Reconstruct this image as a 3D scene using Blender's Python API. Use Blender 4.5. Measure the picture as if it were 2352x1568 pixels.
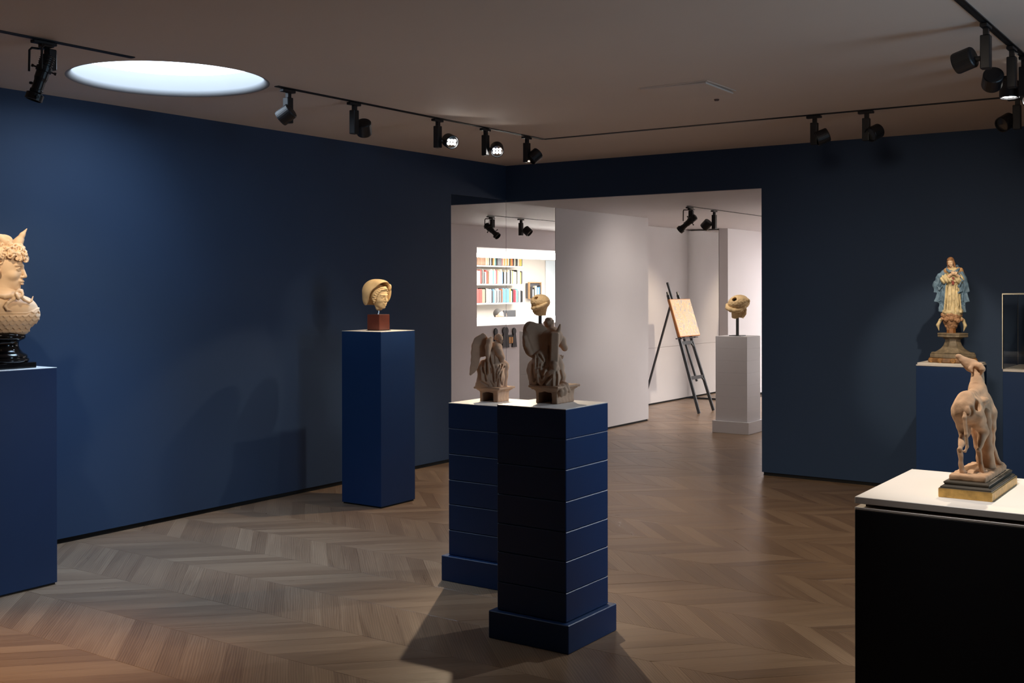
import bpy, bmesh, math, random
import numpy as np
from mathutils import Vector, Matrix

random.seed(4)
C = bpy.context.scene.collection
for o in list(bpy.data.objects):
    bpy.data.objects.remove(o)
R = math.radians
PI = math.pi

# ------------------------------------------------------------------ camera, world, exposure
F_PX, YAW, ROLL = 2583.6, 0.603272, -0.0015544
CAM = (6.1544, -8.8365, 1.55)
cd = bpy.data.cameras.new('camera')
cd.sensor_width = 36.0
cd.lens = F_PX / 2352 * 36.0
cd.shift_y = -(784 - 661.7) / 2352
cd.clip_start = 0.05
cam = bpy.data.objects.new('camera', cd)
C.objects.link(cam)
fw = Vector((-math.sin(YAW), math.cos(YAW), 0)); rt = Vector((math.cos(YAW), math.sin(YAW), 0)); up = Vector((0, 0, 1))
cr, sr = math.cos(ROLL), math.sin(ROLL)
cx_, cy_ = rt * cr + up * sr, up * cr - rt * sr
M = Matrix((cx_, cy_, -fw)).transposed().to_4x4()
M.translation = CAM
cam.matrix_world = M
bpy.context.scene.camera = cam

world = bpy.data.worlds.new('sky')
bpy.context.scene.world = world
world.use_nodes = True
world.node_tree.nodes['Background'].inputs[0].default_value = (0.6, 0.75, 1.0, 1)
world.node_tree.nodes['Background'].inputs[1].default_value = 0.3
vs = bpy.context.scene.view_settings
vs.view_transform = 'Standard'; vs.look = 'None'; vs.gamma = 1.0; vs.use_curve_mapping = False
vs.exposure = 0.32

WARM = (1.0, 0.80, 0.56)
NEUT = (1.0, 0.90, 0.80)
DAY = (0.70, 0.84, 1.0)

def area(name, loc, rot, sx, sy, watt, col):
    d = bpy.data.lights.new(name, 'AREA'); d.shape = 'RECTANGLE'; d.size = sx; d.size_y = sy
    d.energy = watt; d.color = col
    o = bpy.data.objects.new(name, d); C.objects.link(o); o.location = loc; o.rotation_euler = rot
    return o
# daylight-bright office behind the passage (its ceiling panels)
area('office_ceiling_lamp', (4.1, 7.2, 2.08), (0, 0, 0), 2.2, 5.0, 260, (1.0, 0.97, 0.93))
area('office_shelf_lamp', (5.3, 7.6, 2.55), (0, R(-12), 0), 0.25, 5.0, 16, (1.0, 0.97, 0.93))
# the passage's further end is lit from beyond the frame
area('passage_lamp', (1.2, 8.3, 2.34), (0, 0, 0), 1.2, 1.6, 80, (1.0, 0.93, 0.91))
# unseen cool area light added for daylight read as coming from the right
area('right_daylight_fill', (7.55, -4.1, 1.5), (0, R(90), 0), 1.8, 1.0, 11, (0.50, 0.75, 1.0)).data.spread = R(95)
SKY_STRENGTH = 5.0

# ------------------------------------------------------------------ material helpers
MATS = {}
def mat(name, col, rough=0.5, metal=0.0, var=0.06, scale=6.0, bump=0.0, bscale=60.0, emit=0.0, ecol=None, spec=0.5, coat=0.0):
    if name in MATS: return MATS[name]
    m = bpy.data.materials.new(name); m.use_nodes = True
    nt = m.node_tree; b = nt.nodes['Principled BSDF']
    b.inputs['Roughness'].default_value = rough; b.inputs['Metallic'].default_value = metal
    b.inputs['Specular IOR Level'].default_value = spec
    b.inputs['Coat Weight'].default_value = coat
    tc = nt.nodes.new('ShaderNodeTexCoord')
    nz = nt.nodes.new('ShaderNodeTexNoise'); nz.inputs['Scale'].default_value = scale; nz.inputs['Detail'].default_value = 5
    nt.links.new(tc.outputs['Object'], nz.inputs['Vector'])
    rp = nt.nodes.new('ShaderNodeValToRGB')
    rp.color_ramp.elements[0].position = 0.3; rp.color_ramp.elements[1].position = 0.7
    rp.color_ramp.elements[0].color = [c * (1 - var) for c in col] + [1]
    rp.color_ramp.elements[1].color = [min(1, c * (1 + var)) for c in col] + [1]
    nt.links.new(nz.outputs['Fac'], rp.inputs['Fac']); nt.links.new(rp.outputs['Color'], b.inputs['Base Color'])
    if bump:
        n2 = nt.nodes.new('ShaderNodeTexNoise'); n2.inputs['Scale'].default_value = bscale; n2.inputs['Detail'].default_value = 4
        nt.links.new(tc.outputs['Object'], n2.inputs['Vector'])
        bp = nt.nodes.new('ShaderNodeBump'); bp.inputs['Strength'].default_value = bump; bp.inputs['Distance'].default_value = 0.002
        nt.links.new(n2.outputs['Fac'], bp.inputs['Height']); nt.links.new(bp.outputs['Normal'], b.inputs['Normal'])
    if emit:
        b.inputs['Emission Color'].default_value = list(ecol or col) + [1]; b.inputs['Emission Strength'].default_value = emit
    MATS[name] = m
    return m

m_blue = mat('blue_wall_paint', (0.028, 0.056, 0.116), 0.62, var=0.03, scale=2.0, bump=0.05, bscale=250, spec=0.3)
m_pblue = mat('blue_pedestal_paint', (0.009, 0.037, 0.122), 0.45, var=0.03, bump=0.04, bscale=300, spec=0.35)
m_navy = mat('dark_navy_paint', (0.013, 0.014, 0.019), 0.6, var=0.05, spec=0.3)
m_white = mat('white_wall_paint', (0.66, 0.64, 0.665), 0.6, var=0.015, scale=2.0, spec=0.2)
m_ceil = mat('ceiling_paint', (0.80, 0.70, 0.62), 0.7, var=0.02, scale=1.0, spec=0.2)
m_top = mat('white_top_laminate', (0.78, 0.74, 0.70), 0.4, var=0.01)
m_black = mat('black_metal', (0.010, 0.010, 0.012), 0.42, var=0.1)
m_blackm = mat('matt_black', (0.006, 0.006, 0.006), 0.8)
m_terra = mat('pale_terracotta', (0.60, 0.40, 0.235), 0.75, var=0.14, scale=14, bump=0.25, bscale=90, spec=0.2)
m_terra2 = mat('brown_terracotta', (0.46, 0.29, 0.19), 0.78, var=0.15, scale=14, bump=0.25, bscale=90, spec=0.2)
m_buff = mat('buff_stone', (0.66, 0.47, 0.25), 0.7, var=0.12, scale=12, bump=0.3, bscale=70, spec=0.2)
m_marble = mat('cream_stone', (0.70, 0.50, 0.33), 0.65, var=0.08, scale=9, bump=0.15, bscale=80, spec=0.25)
m_dogc = mat('weathered_terracotta', (0.47, 0.285, 0.165), 0.8, var=0.25, scale=22, bump=0.4, bscale=120, spec=0.2)
m_socle = mat('polished_black_stone', (0.008, 0.007, 0.007), 0.12, var=0.2)
m_mahog = mat('mahogany_veneer', (0.085, 0.022, 0.014), 0.35, var=0.3, scale=10)
m_steel = mat('brushed_steel', (0.55, 0.55, 0.55), 0.25, 1.0)
m_dsteel = mat('dark_steel', (0.05, 0.055, 0.06), 0.3, 0.9)
m_gold = mat('worn_gilding', (0.62, 0.38, 0.12), 0.35, 0.75, var=0.25, scale=40)
m_ebony = mat('ebonised_wood', (0.075, 0.062, 0.046), 0.32, var=0.2)
m_glass = None

# ------------------------------------------------------------------ mesh helpers
def link(name, me, m, parent=None, loc=None, smooth=False):
    me.materials.clear()
    for x in (m if isinstance(m, (list, tuple)) else [m]): me.materials.append(x)
    if smooth: me.polygons.foreach_set('use_smooth', [True] * len(me.polygons))
    o = bpy.data.objects.new(name, me); C.objects.link(o)
    if parent: o.parent = parent
    if loc is not None: o.location = loc
    return o
def obj(name, bm, m, parent=None, loc=None, smooth=False):
    bmesh.ops.recalc_face_normals(bm, faces=bm.faces)
    me = bpy.data.meshes.new(name); bm.to_mesh(me); bm.free()
    return link(name, me, m, parent, loc, smooth)
def NB(): return bmesh.new()
def bx(bm, lo, hi, bevel=0.0, rot=None, seg=1):
    lo, hi = Vector(lo), Vector(hi)
    g = bmesh.ops.create_cube(bm, size=1.0)
    vs_ = g['verts']
    c = (lo + hi) / 2; s = hi - lo
    for v in vs_: v.co = Vector((v.co.x * s.x, v.co.y * s.y, v.co.z * s.z))
    if bevel:
        es = list({e for v in vs_ for e in v.link_edges})
        r = bmesh.ops.bevel(bm, geom=es, offset=bevel, segments=seg, affect='EDGES', profile=0.5)
        vs_ = list({v for f in r['faces'] for v in f.verts} | {v for v in vs_ if v.is_valid})
    for v in vs_:
        if rot: v.co = rot @ v.co
        v.co += c
    return vs_
def tube(bm, pts, rad, n=10, cap=True):
    pts = [Vector(p) for p in pts]
    if not isinstance(rad, (list, tuple)): rad = [rad] * len(pts)
    rings = []; ref = None
    for i, p in enumerate(pts):
        d = (pts[min(i + 1, len(pts) - 1)] - pts[max(i - 1, 0)]).normalized()
        if ref is None: ref = Vector((0, 0, 1)) if abs(d.z) < 0.9 else Vector((1, 0, 0))
        a = d.cross(ref).normalized(); b = d.cross(a).normalized(); ref = -a.cross(d).normalized() if False else ref
        rings.append([bm.verts.new(p + (a * math.cos(t) + b * math.sin(t)) * rad[i]) for t in [2 * PI * k / n for k in range(n)]])
    for r0, r1 in zip(rings, rings[1:]):
        for k in range(n): bm.faces.new((r0[k], r0[(k + 1) % n], r1[(k + 1) % n], r1[k]))
    if cap:
        bm.faces.new(rings[0][::-1]); bm.faces.new(rings[-1])
def bar(bm, a, b, w, h, upv=(0, 0, 1)):
    a, b = Vector(a), Vector(b); d = (b - a).normalized()
    s = d.cross(Vector(upv)).normalized(); u = s.cross(d).normalized()
    vv = [bm.verts.new(p + s * (i * w / 2) + u * (j * h / 2)) for p in (a, b) for i, j in ((-1, -1), (1, -1), (1, 1), (-1, 1))]
    for q in ((0, 1, 2, 3), (7, 6, 5, 4), (0, 4, 5, 1), (1, 5, 6, 2), (2, 6, 7, 3), (3, 7, 4, 0)): bm.faces.new([vv[i] for i in q])
def lathe(bm, prof, n=32, cap=True, ph=0.0, sx=1.0, sy=1.0):
    rings = [[bm.verts.new((r * sx * math.cos(2 * PI * k / n + ph), r * sy * math.sin(2 * PI * k / n + ph), z)) for k in range(n)] for r, z in prof]
    for r0, r1 in zip(rings, rings[1:]):
        for k in range(n): bm.faces.new((r0[k], r0[(k + 1) % n], r1[(k + 1) % n], r1[k]))
    if cap:
        bm.faces.new(rings[0][::-1]); bm.faces.new(rings[-1])
def loft(bm, secs):
    """secs: list of (x0,x1,y0,y1,z) rectangles"""
    rings = [[bm.verts.new(p) for p in ((a, c, z), (b, c, z), (b, d, z), (a, d, z))] for a, b, c, d, z in secs]
    for r0, r1 in zip(rings, rings[1:]):
        for k in range(4): bm.faces.new((r0[k], r0[(k + 1) % 4], r1[(k + 1) % 4], r1[k]))
    bm.faces.new(rings[0][::-1]); bm.faces.new(rings[-1])
def tag(o, label, cat, group=None):
    o['label'] = label; o['category'] = cat
    if group: o['group'] = group
    return o
def thing(name, label, cat, loc=(0, 0, 0), rotz=0.0, group=None):
    o = bpy.data.objects.new(name, None); C.objects.link(o); o.empty_display_size = 0.1
    o.location = loc; o.rotation_euler = (0, 0, rotz)
    return tag(o, label, cat, group)
def struct(name, bm, m, label=None, parent=None):
    o = obj(name, bm, m, parent)
    o['kind'] = 'structure'
    if label: o['label'] = label; o['category'] = 'room'
    return o

# ------------------------------------------------------------------ SDF sculpting (numpy) -> one continuous mesh per part
I3 = np.eye(3)
def rx(a): c, s = math.cos(R(a)), math.sin(R(a)); return np.array([[1, 0, 0], [0, c, -s], [0, s, c]])
def ry(a): c, s = math.cos(R(a)), math.sin(R(a)); return np.array([[c, 0, s], [0, 1, 0], [-s, 0, c]])
def rz(a): c, s = math.cos(R(a)), math.sin(R(a)); return np.array([[c, -s, 0], [s, c, 0], [0, 0, 1]])
class SDF:
    def __init__(s, lo, hi, h):
        s.lo = np.array(lo, float); s.h = h
        s.n = np.ceil((np.array(hi) - s.lo) / h).astype(int) + 1
        s.D = np.full(s.n, 1.0, np.float32)
        s.frame()
    def frame(s, t=(0, 0, 0), rot=I3, sc=1.0):
        s.t = np.array(t, float); s.r = rot; s.sc = sc
    def _win(s, c, rad):
        w = s.r @ np.array(c, float) * s.sc + s.t
        rad = rad * s.sc + 2.5 * s.h
        a = np.clip(np.floor((w - rad - s.lo) / s.h).astype(int), 0, s.n); b = np.clip(np.ceil((w + rad - s.lo) / s.h).astype(int) + 1, 0, s.n)
        if (b <= a).any(): return None
        sl = tuple(slice(i, j) for i, j in zip(a, b))
        g = [(np.arange(i, j) * s.h + l).astype(np.float32) for i, j, l in zip(a, b, s.lo)]
        X, Y, Z = np.meshgrid(*g, indexing='ij')
        P = np.stack([X, Y, Z], -1) - s.t.astype(np.float32)
        P = (P @ s.r.astype(np.float32)) / s.sc
        return sl, P
    def put(s, f, c, rad, k=0.0, mode=1):
        w = s._win(c, rad + (k or 0))
        if w is None: return
        sl, P = w
        d = f(P) * s.sc; k = k * s.sc
        A = s.D[sl]
        if mode < 0: A, d = -A, d
        if k > 0:
            h = np.clip(0.5 + 0.5 * (A - d) / k, 0, 1)
            o = A * (1 - h) + d * h - k * h * (1 - h)
        else: o = np.minimum(A, d)
        s.D[sl] = o if mode > 0 else -o
    def ell(s, c, r, rot=I3, k=0.0, mode=1):
        if not hasattr(r, '__len__'): r = (r, r, r)
        c = np.array(c, np.float32); r = np.array(r, np.float32); rm = rot.astype(np.float32)
        def f(P):
            q = (P - c) @ rm
            k0 = np.linalg.norm(q / r, axis=-1); k1 = np.linalg.norm(q / (r * r), axis=-1) + 1e-6
            return np.where(k0 < 1e-4, -r.min(), k0 * (k0 - 1) / k1)
        s.put(f, c, float(r.max()), k, mode)
    def cap(s, a, b, ra, rb=None, k=0.0, mode=1, flat=None):
        rb = ra if rb is None else rb
        a = np.array(a, np.float32); b = np.array(b, np.float32); ba = b - a; L2 = float(ba @ ba) + 1e-9
        def f(P):
            pa = P - a
            h = np.clip(pa @ ba / L2, 0, 1)
            return np.linalg.norm(pa - h[..., None] * ba, axis=-1) - (ra + (rb - ra) * h)
        s.put(f, (a + b) / 2, math.sqrt(L2) / 2 + max(ra, rb), k, mode)
    def tube(s, pts, rad, k=0.0, mode=1):
        if not hasattr(rad, '__len__'): rad = [rad] * len(pts)
        for i in range(len(pts) - 1): s.cap(pts[i], pts[i + 1], rad[i], rad[i + 1], k, mode)
    def box(s, c, hs, rnd=0.0, rot=I3, k=0.0, mode=1):
        c = np.array(c, np.float32); hs = np.array(hs, np.float32); rm = rot.astype(np.float32)
        def f(P):
            q = np.abs((P - c) @ rm) - (hs - rnd)
            return np.linalg.norm(np.maximum(q, 0), axis=-1) + np.minimum(q.max(-1), 0) - rnd
        s.put(f, c, float(np.linalg.norm(hs)), k, mode)
    def tor(s, c, Rr, r, rot=I3, k=0.0, mode=1, sy=1.0):
        c = np.array(c, np.float32); rm = rot.astype(np.float32)
        def f(P):
            q = (P - c) @ rm
            a = np.sqrt(q[..., 0] ** 2 + (q[..., 1] / sy) ** 2) - Rr
            return np.sqrt(a * a + q[..., 2] ** 2) - r
        s.put(f, c, Rr * max(1, sy) + r, k, mode)
    def clip(s, f, c, rad, k=0.0):
        """keep only where f<0 (local coords) inside the window"""
        w = s._win(c, rad)
        sl, P = w
        s.D[sl] = np.maximum(s.D[sl], f(P) * s.sc)
    def bump(s, f, c, rad, band=0.02):
        w = s._win(c, rad)
        if w is None: return
        sl, P = w
        A = s.D[sl]
        s.D[sl] = A - np.where(np.abs(A) < band, f(P) * s.sc, 0)
    def mesh(s, name, m, parent=None, loc=None, smooth=1):
        D = s.D; ins = D < 0; h = s.h
        n = np.array(D.shape)
        cnt = np.zeros(n - 1, np.int8)
        for dx in (0, 1):
            for dy in (0, 1):
                for dz in (0, 1): cnt += ins[dx:n[0] - 1 + dx, dy:n[1] - 1 + dy, dz:n[2] - 1 + dz]
        I, J, K = np.nonzero((cnt > 0) & (cnt < 8))
        acc = np.zeros((len(I), 3)); num = np.zeros(len(I))
        cor = [(a, b, c) for a in (0, 1) for b in (0, 1) for c in (0, 1)]
        val = {q: D[I + q[0], J + q[1], K + q[2]] for q in cor}
        for q in cor:
            for ax in range(3):
                if q[ax]: continue
                q2 = list(q); q2[ax] = 1; q2 = tuple(q2)
                a, b = val[q], val[q2]; msk = (a < 0) != (b < 0)
                t = np.where(msk, a / np.where(msk, a - b, 1), 0)
                p = np.tile(np.array(q, float), (len(I), 1)); p[:, ax] = t
                acc += p * msk[:, None]; num += msk
        V = (np.stack([I, J, K], 1) + acc / num[:, None]) * h + s.lo
        idx = np.full(n - 1, -1, np.int32); idx[I, J, K] = np.arange(len(I))
        quads = []
        for ax in range(3):
            u, v = [(1, 2), (2, 0), (0, 1)][ax]
            a = [slice(None)] * 3; b = [slice(None)] * 3
            a[ax] = slice(0, -1); b[ax] = slice(1, None)
            A, B = ins[tuple(a)], ins[tuple(b)]
            E = np.argwhere(A != B)
            ok = (E[:, u] > 0) & (E[:, v] > 0) & (E[:, u] < n[u] - 1) & (E[:, v] < n[v] - 1)
            E = E[ok]
            flip = ~A[E[:, 0], E[:, 1], E[:, 2]]
            c = []
            for du, dv in ((-1, -1), (0, -1), (0, 0), (-1, 0)):
                Q = E.copy(); Q[:, u] += du; Q[:, v] += dv
                c.append(idx[Q[:, 0], Q[:, 1], Q[:, 2]])
            q = np.stack(c, 1); q[flip] = q[flip][:, ::-1]
            quads.append(q)
        Q = np.concatenate(quads)
        Q = Q[(Q >= 0).all(1)]
        for _ in range(smooth):
            sm = np.zeros_like(V); cn = np.zeros(len(V))
            for i in range(4):
                np.add.at(sm, Q[:, i], V[Q[:, (i + 1) % 4]]); np.add.at(cn, Q[:, i], 1)
                np.add.at(sm, Q[:, i], V[Q[:, (i - 1) % 4]]); np.add.at(cn, Q[:, i], 1)
            V = V * 0.45 + 0.55 * sm / np.maximum(cn, 1)[:, None]
        me = bpy.data.meshes.new(name)
        me.vertices.add(len(V)); me.vertices.foreach_set('co', V.astype(np.float32).ravel())
        me.loops.add(len(Q) * 4); me.loops.foreach_set('vertex_index', Q.astype(np.int32).ravel())
        me.polygons.add(len(Q)); me.polygons.foreach_set('loop_start', np.arange(0, len(Q) * 4, 4, dtype=np.int32))
        me.update(calc_edges=True)
        return link(name, me, m, parent, loc, smooth=True)
def hsh(x): return (np.sin(x * 127.1) * 43758.5453) % 1.0
def nz3(P, f, seed=0.0):
    """cheap smooth pseudo noise in [-1,1]"""
    x, y, z = P[..., 0] * f, P[..., 1] * f, P[..., 2] * f
    return (np.sin(x * 1.7 + 1.3 * np.sin(y * 1.1 + seed) + seed) + np.sin(y * 1.9 + 1.2 * np.sin(z * 1.3 + seed * 2)) + np.sin(z * 1.6 + 1.4 * np.sin(x * 1.2 - seed))) / 3

def lines_xz(segs, w, amp, ymax=.02):
    """folds drawn as lines on the near side: amp>0 ridge, amp<0 groove"""
    S = [(np.array(a, np.float32)[[0, 2]], np.array(b, np.float32)[[0, 2]]) for l in segs for a, b in zip(l, l[1:])]
    def f(P):
        q = P[..., (0, 2)]; d = np.full(q.shape[:-1], 1e3, np.float32)
        for a, b in S:
            ba = b - a; h = np.clip(((q - a) @ ba) / float(ba @ ba + 1e-9), 0, 1)
            d = np.minimum(d, np.linalg.norm(q - a - h[..., None] * ba, axis=-1))
        return np.where(P[..., 1] < ymax, amp * np.exp(-(d / w) ** 2), 0)
    return f

# ------------------------------------------------------------------ THE SETTING
HC, HL, WX = 2.72, 2.37, 2.575            # gallery ceiling, passage ceiling, passage width
# floor: oak chevron parquet, every near plank an object
mw = bpy.data.materials.new('oak_parquet'); mw.use_nodes = True
nt = mw.node_tree; bs = nt.nodes['Principled BSDF']; N = nt.nodes.new; Lk = nt.links.new
bs.inputs['Roughness'].default_value = 0.36; bs.inputs['Specular IOR Level'].default_value = 0.45
uv = N('ShaderNodeUVMap'); uv.uv_map = 'UVMap'
oi = N('ShaderNodeObjectInfo')
ofs = N('ShaderNodeCombineXYZ')
mu = N('ShaderNodeMath'); mu.operation = 'MULTIPLY'; mu.inputs[1].default_value = 41.0
Lk(oi.outputs['Random'], mu.inputs[0]); Lk(mu.outputs[0], ofs.inputs[0]); Lk(mu.outputs[0], ofs.inputs[2])
ad = N('ShaderNodeVectorMath'); Lk(uv.outputs[0], ad.inputs[0]); Lk(ofs.outputs[0], ad.inputs[1])
def grain(sx, sy, detail, dist=0.0):
    mp = N('ShaderNodeVectorMath'); mp.operation = 'MULTIPLY'; mp.inputs[1].default_value = (sx, sy, 1)
    Lk(ad.outputs[0], mp.inputs[0])
    n = N('ShaderNodeTexNoise'); n.inputs['Scale'].default_value = 1.0; n.inputs['Detail'].default_value = detail
    n.inputs['Distortion'].default_value = dist
    Lk(mp.outputs[0], n.inputs['Vector']); return n
g1 = grain(1.6, 16, 3, 0.8); g2 = grain(7, 190, 3, 0.2)
mpw = N('ShaderNodeVectorMath'); mpw.operation = 'MULTIPLY'; mpw.inputs[1].default_value = (2.2, 26, 1); Lk(ad.outputs[0], mpw.inputs[0])
wv = N('ShaderNodeTexWave'); wv.bands_direction = 'Y'; wv.inputs['Scale'].default_value = 1.1; wv.inputs['Distortion'].default_value = 9.0
wv.inputs['Detail'].default_value = 1.5; wv.inputs['Detail Scale'].default_value = 0.7; Lk(mpw.outputs[0], wv.inputs['Vector'])
at = N('ShaderNodeAttribute'); at.attribute_name = 'tint'
def math_(op, a, b):
    n = N('ShaderNodeMath'); n.operation = op
    for i, x in enumerate((a, b)):
        if isinstance(x, (int, float)): n.inputs[i].default_value = x
        else: Lk(x, n.inputs[i])
    return n.outputs[0]
s = math_('ADD', math_('MULTIPLY', g1.outputs['Fac'], 0.34), math_('MULTIPLY', g2.outputs['Fac'], 0.22))
s = math_('ADD', s, math_('MULTIPLY', wv.outputs['Fac'], 0.20))
s = math_('ADD', math_('ADD', s, 0.04), math_('MULTIPLY', at.outputs['Fac'], 0.26))
rp = N('ShaderNodeValToRGB'); cr_ = rp.color_ramp
cr_.elements[0].position = 0.22; cr_.elements[0].color = (0.135, 0.079, 0.047, 1)
cr_.elements[1].position = 0.85; cr_.elements[1].color = (0.355, 0.243, 0.155, 1)
e = cr_.elements.new(0.52); e.color = (0.237, 0.152, 0.094, 1)
Lk(s, rp.inputs['Fac']); Lk(rp.outputs[0], bs.inputs['Base Color'])
bp = N('ShaderNodeBump'); bp.inputs['Strength'].default_value = 0.035; bp.inputs['Distance'].default_value = 0.001
Lk(g2.outputs['Fac'], bp.inputs['Height']); Lk(bp.outputs['Normal'], bs.inputs['Normal'])
rr = math_('ADD', math_('MULTIPLY', g1.outputs['Fac'], 0.16), 0.23); Lk(rr, bs.inputs['Roughness'])

bm = NB(); bx(bm, (-0.9, -10.6, -0.08), (7.7, 9.7, -0.012))
floor = struct('floor', bm, mat('parquet_joint', (0.07, 0.045, 0.03), 0.9), 'oak chevron parquet floor running through gallery and white passage')
BW, PX, Y0, X0 = 0.415, 0.1262, -4.665, 1.707
RECTS = [(WX, 7.6, -0.10, 0.013), (0.0, 7.6, -10.5, -0.10), (0.0, WX, -0.10, 9.6), (-0.79, 0.0, 2.92, 5.6)]
def clip_poly(poly, r):
    x0, x1, y0, y1 = r
    for ax, lim, sg in ((0, x0, 1), (0, x1, -1), (1, y0, 1), (1, y1, -1)):
        out = []
        for i in range(len(poly)):
            a, b = poly[i - 1], poly[i]
            da, db = sg * (a[ax] - lim), sg * (b[ax] - lim)
            if (da < 0) != (db < 0):
                t = da / (da - db); out.append((a[0] + t * (b[0] - a[0]), a[1] + t * (b[1] - a[1])))
            if db >= 0: out.append(b)
        poly = out
        if len(poly) < 3: return None
    return poly
def plank_geo(poly, V, F, UV, TI, k, tint, off, dz=0.0):
    """chamfered slab from a convex polygon (top z=0)"""
    c = (sum(p[0] for p in poly) / len(poly), sum(p[1] for p in poly) / len(poly))
    n = len(poly); base = len(V)
    def ins(p, d):
        dx, dy = p[0] - c[0], p[1] - c[1]; L = math.hypot(dx, dy) or 1
        return (p[0] - dx / L * d, p[1] - dy / L * d)
    top = [ins(p, 0.0014) for p in poly]; ch = [ins(p, 0.0003) for p in poly]
    for p in top: V.append((p[0], p[1], dz))
    for p in ch: V.append((p[0], p[1], dz - 0.0007))
    for p in ch: V.append((p[0], p[1], -0.012))
    sg = 1 if k % 2 == 0 else -1
    def uvf(v): x, y = v[0], v[1] * sg; return ((x + y) * 0.7071 + off[0], (y - x) * 0.7071 + off[1])
    fs = [list(range(base, base + n))]
    for a, b in ((0, n), (n, 2 * n)):
        for i in range(n): fs.append([base + a + i, base + b + i, base + b + (i + 1) % n, base + a + (i + 1) % n])
    for f in fs:
        F.append(f); TI.append(tint); UV.extend(uvf(V[i]) for i in f)
def plank_mesh(name, V, F, UV, TI):
    me = bpy.data.meshes.new(name); me.from_pydata(V, [], F)
    u = me.uv_layers.new(name='UVMap'); u.data.foreach_set('uv', [c for p in UV for c in p])
    a = me.attributes.new('tint', 'FLOAT', 'FACE'); a.data.foreach_set('value', TI)
    me.materials.append(mw); return me
rp_ = random.Random(11)
cells = []
for k in range(-15, 36):
    y0 = Y0 + BW * k; y1 = y0 + BW
    for j in range(-32, 62):
        xa = X0 + PX * j; xb = xa + BW
        if k % 2 == 0: poly = [(xa, y0), (xa + PX, y0), (xb + PX, y1), (xb, y1)]
        else: poly = [(xb, y0), (xb + PX, y0), (xa + PX, y1), (xa, y1)]
        tint = rp_.random() ** 1.2
        for r in RECTS:
            q = clip_poly(poly, r)
            if not q or len(q) < 3: continue
            ar = abs(sum(q[i - 1][0] * q[i][1] - q[i][0] * q[i - 1][1] for i in range(len(q)))) / 2
            if ar < 2e-4: continue
            whole = ar > 0.999 * PX * BW
            c = Vector((sum(p[0] for p in q) / len(q), sum(p[1] for p in q) / len(q), 0))
            d = c - Vector(CAM); z = d.dot(fw)
            vis = z > 0.5 and -0.02 < (d.dot(rt) / z * F_PX + 1176) / 2352 < 1.02 and 661.7 + 1.55 / z * F_PX < 1610
            # what the pedestals and the display table hide
            hid = (c.x > 4.95 and c.y > -5.2)
            cells.append((ar / z ** 3 if vis and not hid else 0, whole, k, q, c, tint))
cells.sort(key=lambda t: -t[0])
variants = {}
V, F, UV, TI = [], [], [], []
for i, (scr, whole, k, q, c, tint) in enumerate(cells):
    if i < 300 and scr > 0:
        if whole:
            key = (k % 2, int(tint * 7.99))
            if key not in variants:
                v_, f_, u_, t_ = [], [], [], []
                plank_geo([(p[0] - c.x, p[1] - c.y) for p in q], v_, f_, u_, t_, k, tint, (rp_.random() * 30, rp_.random() * 30))
                variants[key] = plank_mesh('plank', v_, f_, u_, t_)
            me = variants[key]
        else:
            v_, f_, u_, t_ = [], [], [], []
            plank_geo([(p[0] - c.x, p[1] - c.y) for p in q], v_, f_, u_, t_, k, tint, (rp_.random() * 30, rp_.random() * 30))
            me = plank_mesh('plank', v_, f_, u_, t_)
        o = bpy.data.objects.new('plank', me); C.objects.link(o); o.parent = floor
        o.location = (c.x, c.y, rp_.uniform(-0.0004, 0.0004))
    else:
        plank_geo(q, V, F, UV, TI, k, tint, (rp_.random() * 30, rp_.random() * 30), rp_.uniform(-0.0004, 0.0004))
fp = bpy.data.objects.new('parquet_field', plank_mesh('parquet_field', V, F, UV, TI)); C.objects.link(fp); fp.parent = floor
fp['kind'] = 'stuff'

# walls -----------------------------------------------------------
GAP = 0.028
bm = NB()
bx(bm, (-0.12, -10.5, GAP), (0, -0.863, HC + .02)); bx(bm, (-0.12, -0.863, 2.392), (0, 0.02, HC + .02))
struct('wall_left', bm, m_blue, 'long blue wall on the left, behind the bust and the veiled head')
bm = NB(); bx(bm, (-0.10, -10.5, 0.0), (-0.012, -0.863, GAP + .01))
struct('baseboard_left', bm, m_blackm, 'recessed black base strip under the left blue wall')
bm = NB(); bx(bm, (-0.12, -0.863, 0), (-0.016, 0.881, 2.392))
struct('wall_mirror_backing', bm, m_blackm)
bm = NB()
bx(bm, (WX, 0.0, GAP), (7.6, 0.06, HC + .02)); bx(bm, (0, 0.0, HL + .004), (WX, 0.06, HC + .02))
struct('wall_back', bm, m_blue, 'dark blue partition wall with the wide opening into the passage')
bm = NB(); bx(bm, (WX + .01, 0.014, 0.0), (7.6, 0.05, GAP + .01))
struct('baseboard_back', bm, m_blackm, 'recessed black base strip under the blue partition wall')
bm = NB(); bx(bm, (7.6, -10.5, 0), (7.7, 0.1, HC + .02)); struct('wall_right', bm, m_blue, 'blue gallery wall to the right, outside the frame')
bm = NB(); bx(bm, (-0.12, -10.6, 0), (7.7, -10.5, HC + .02)); struct('wall_front', bm, m_blue, 'blue gallery wall behind the viewer')
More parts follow.
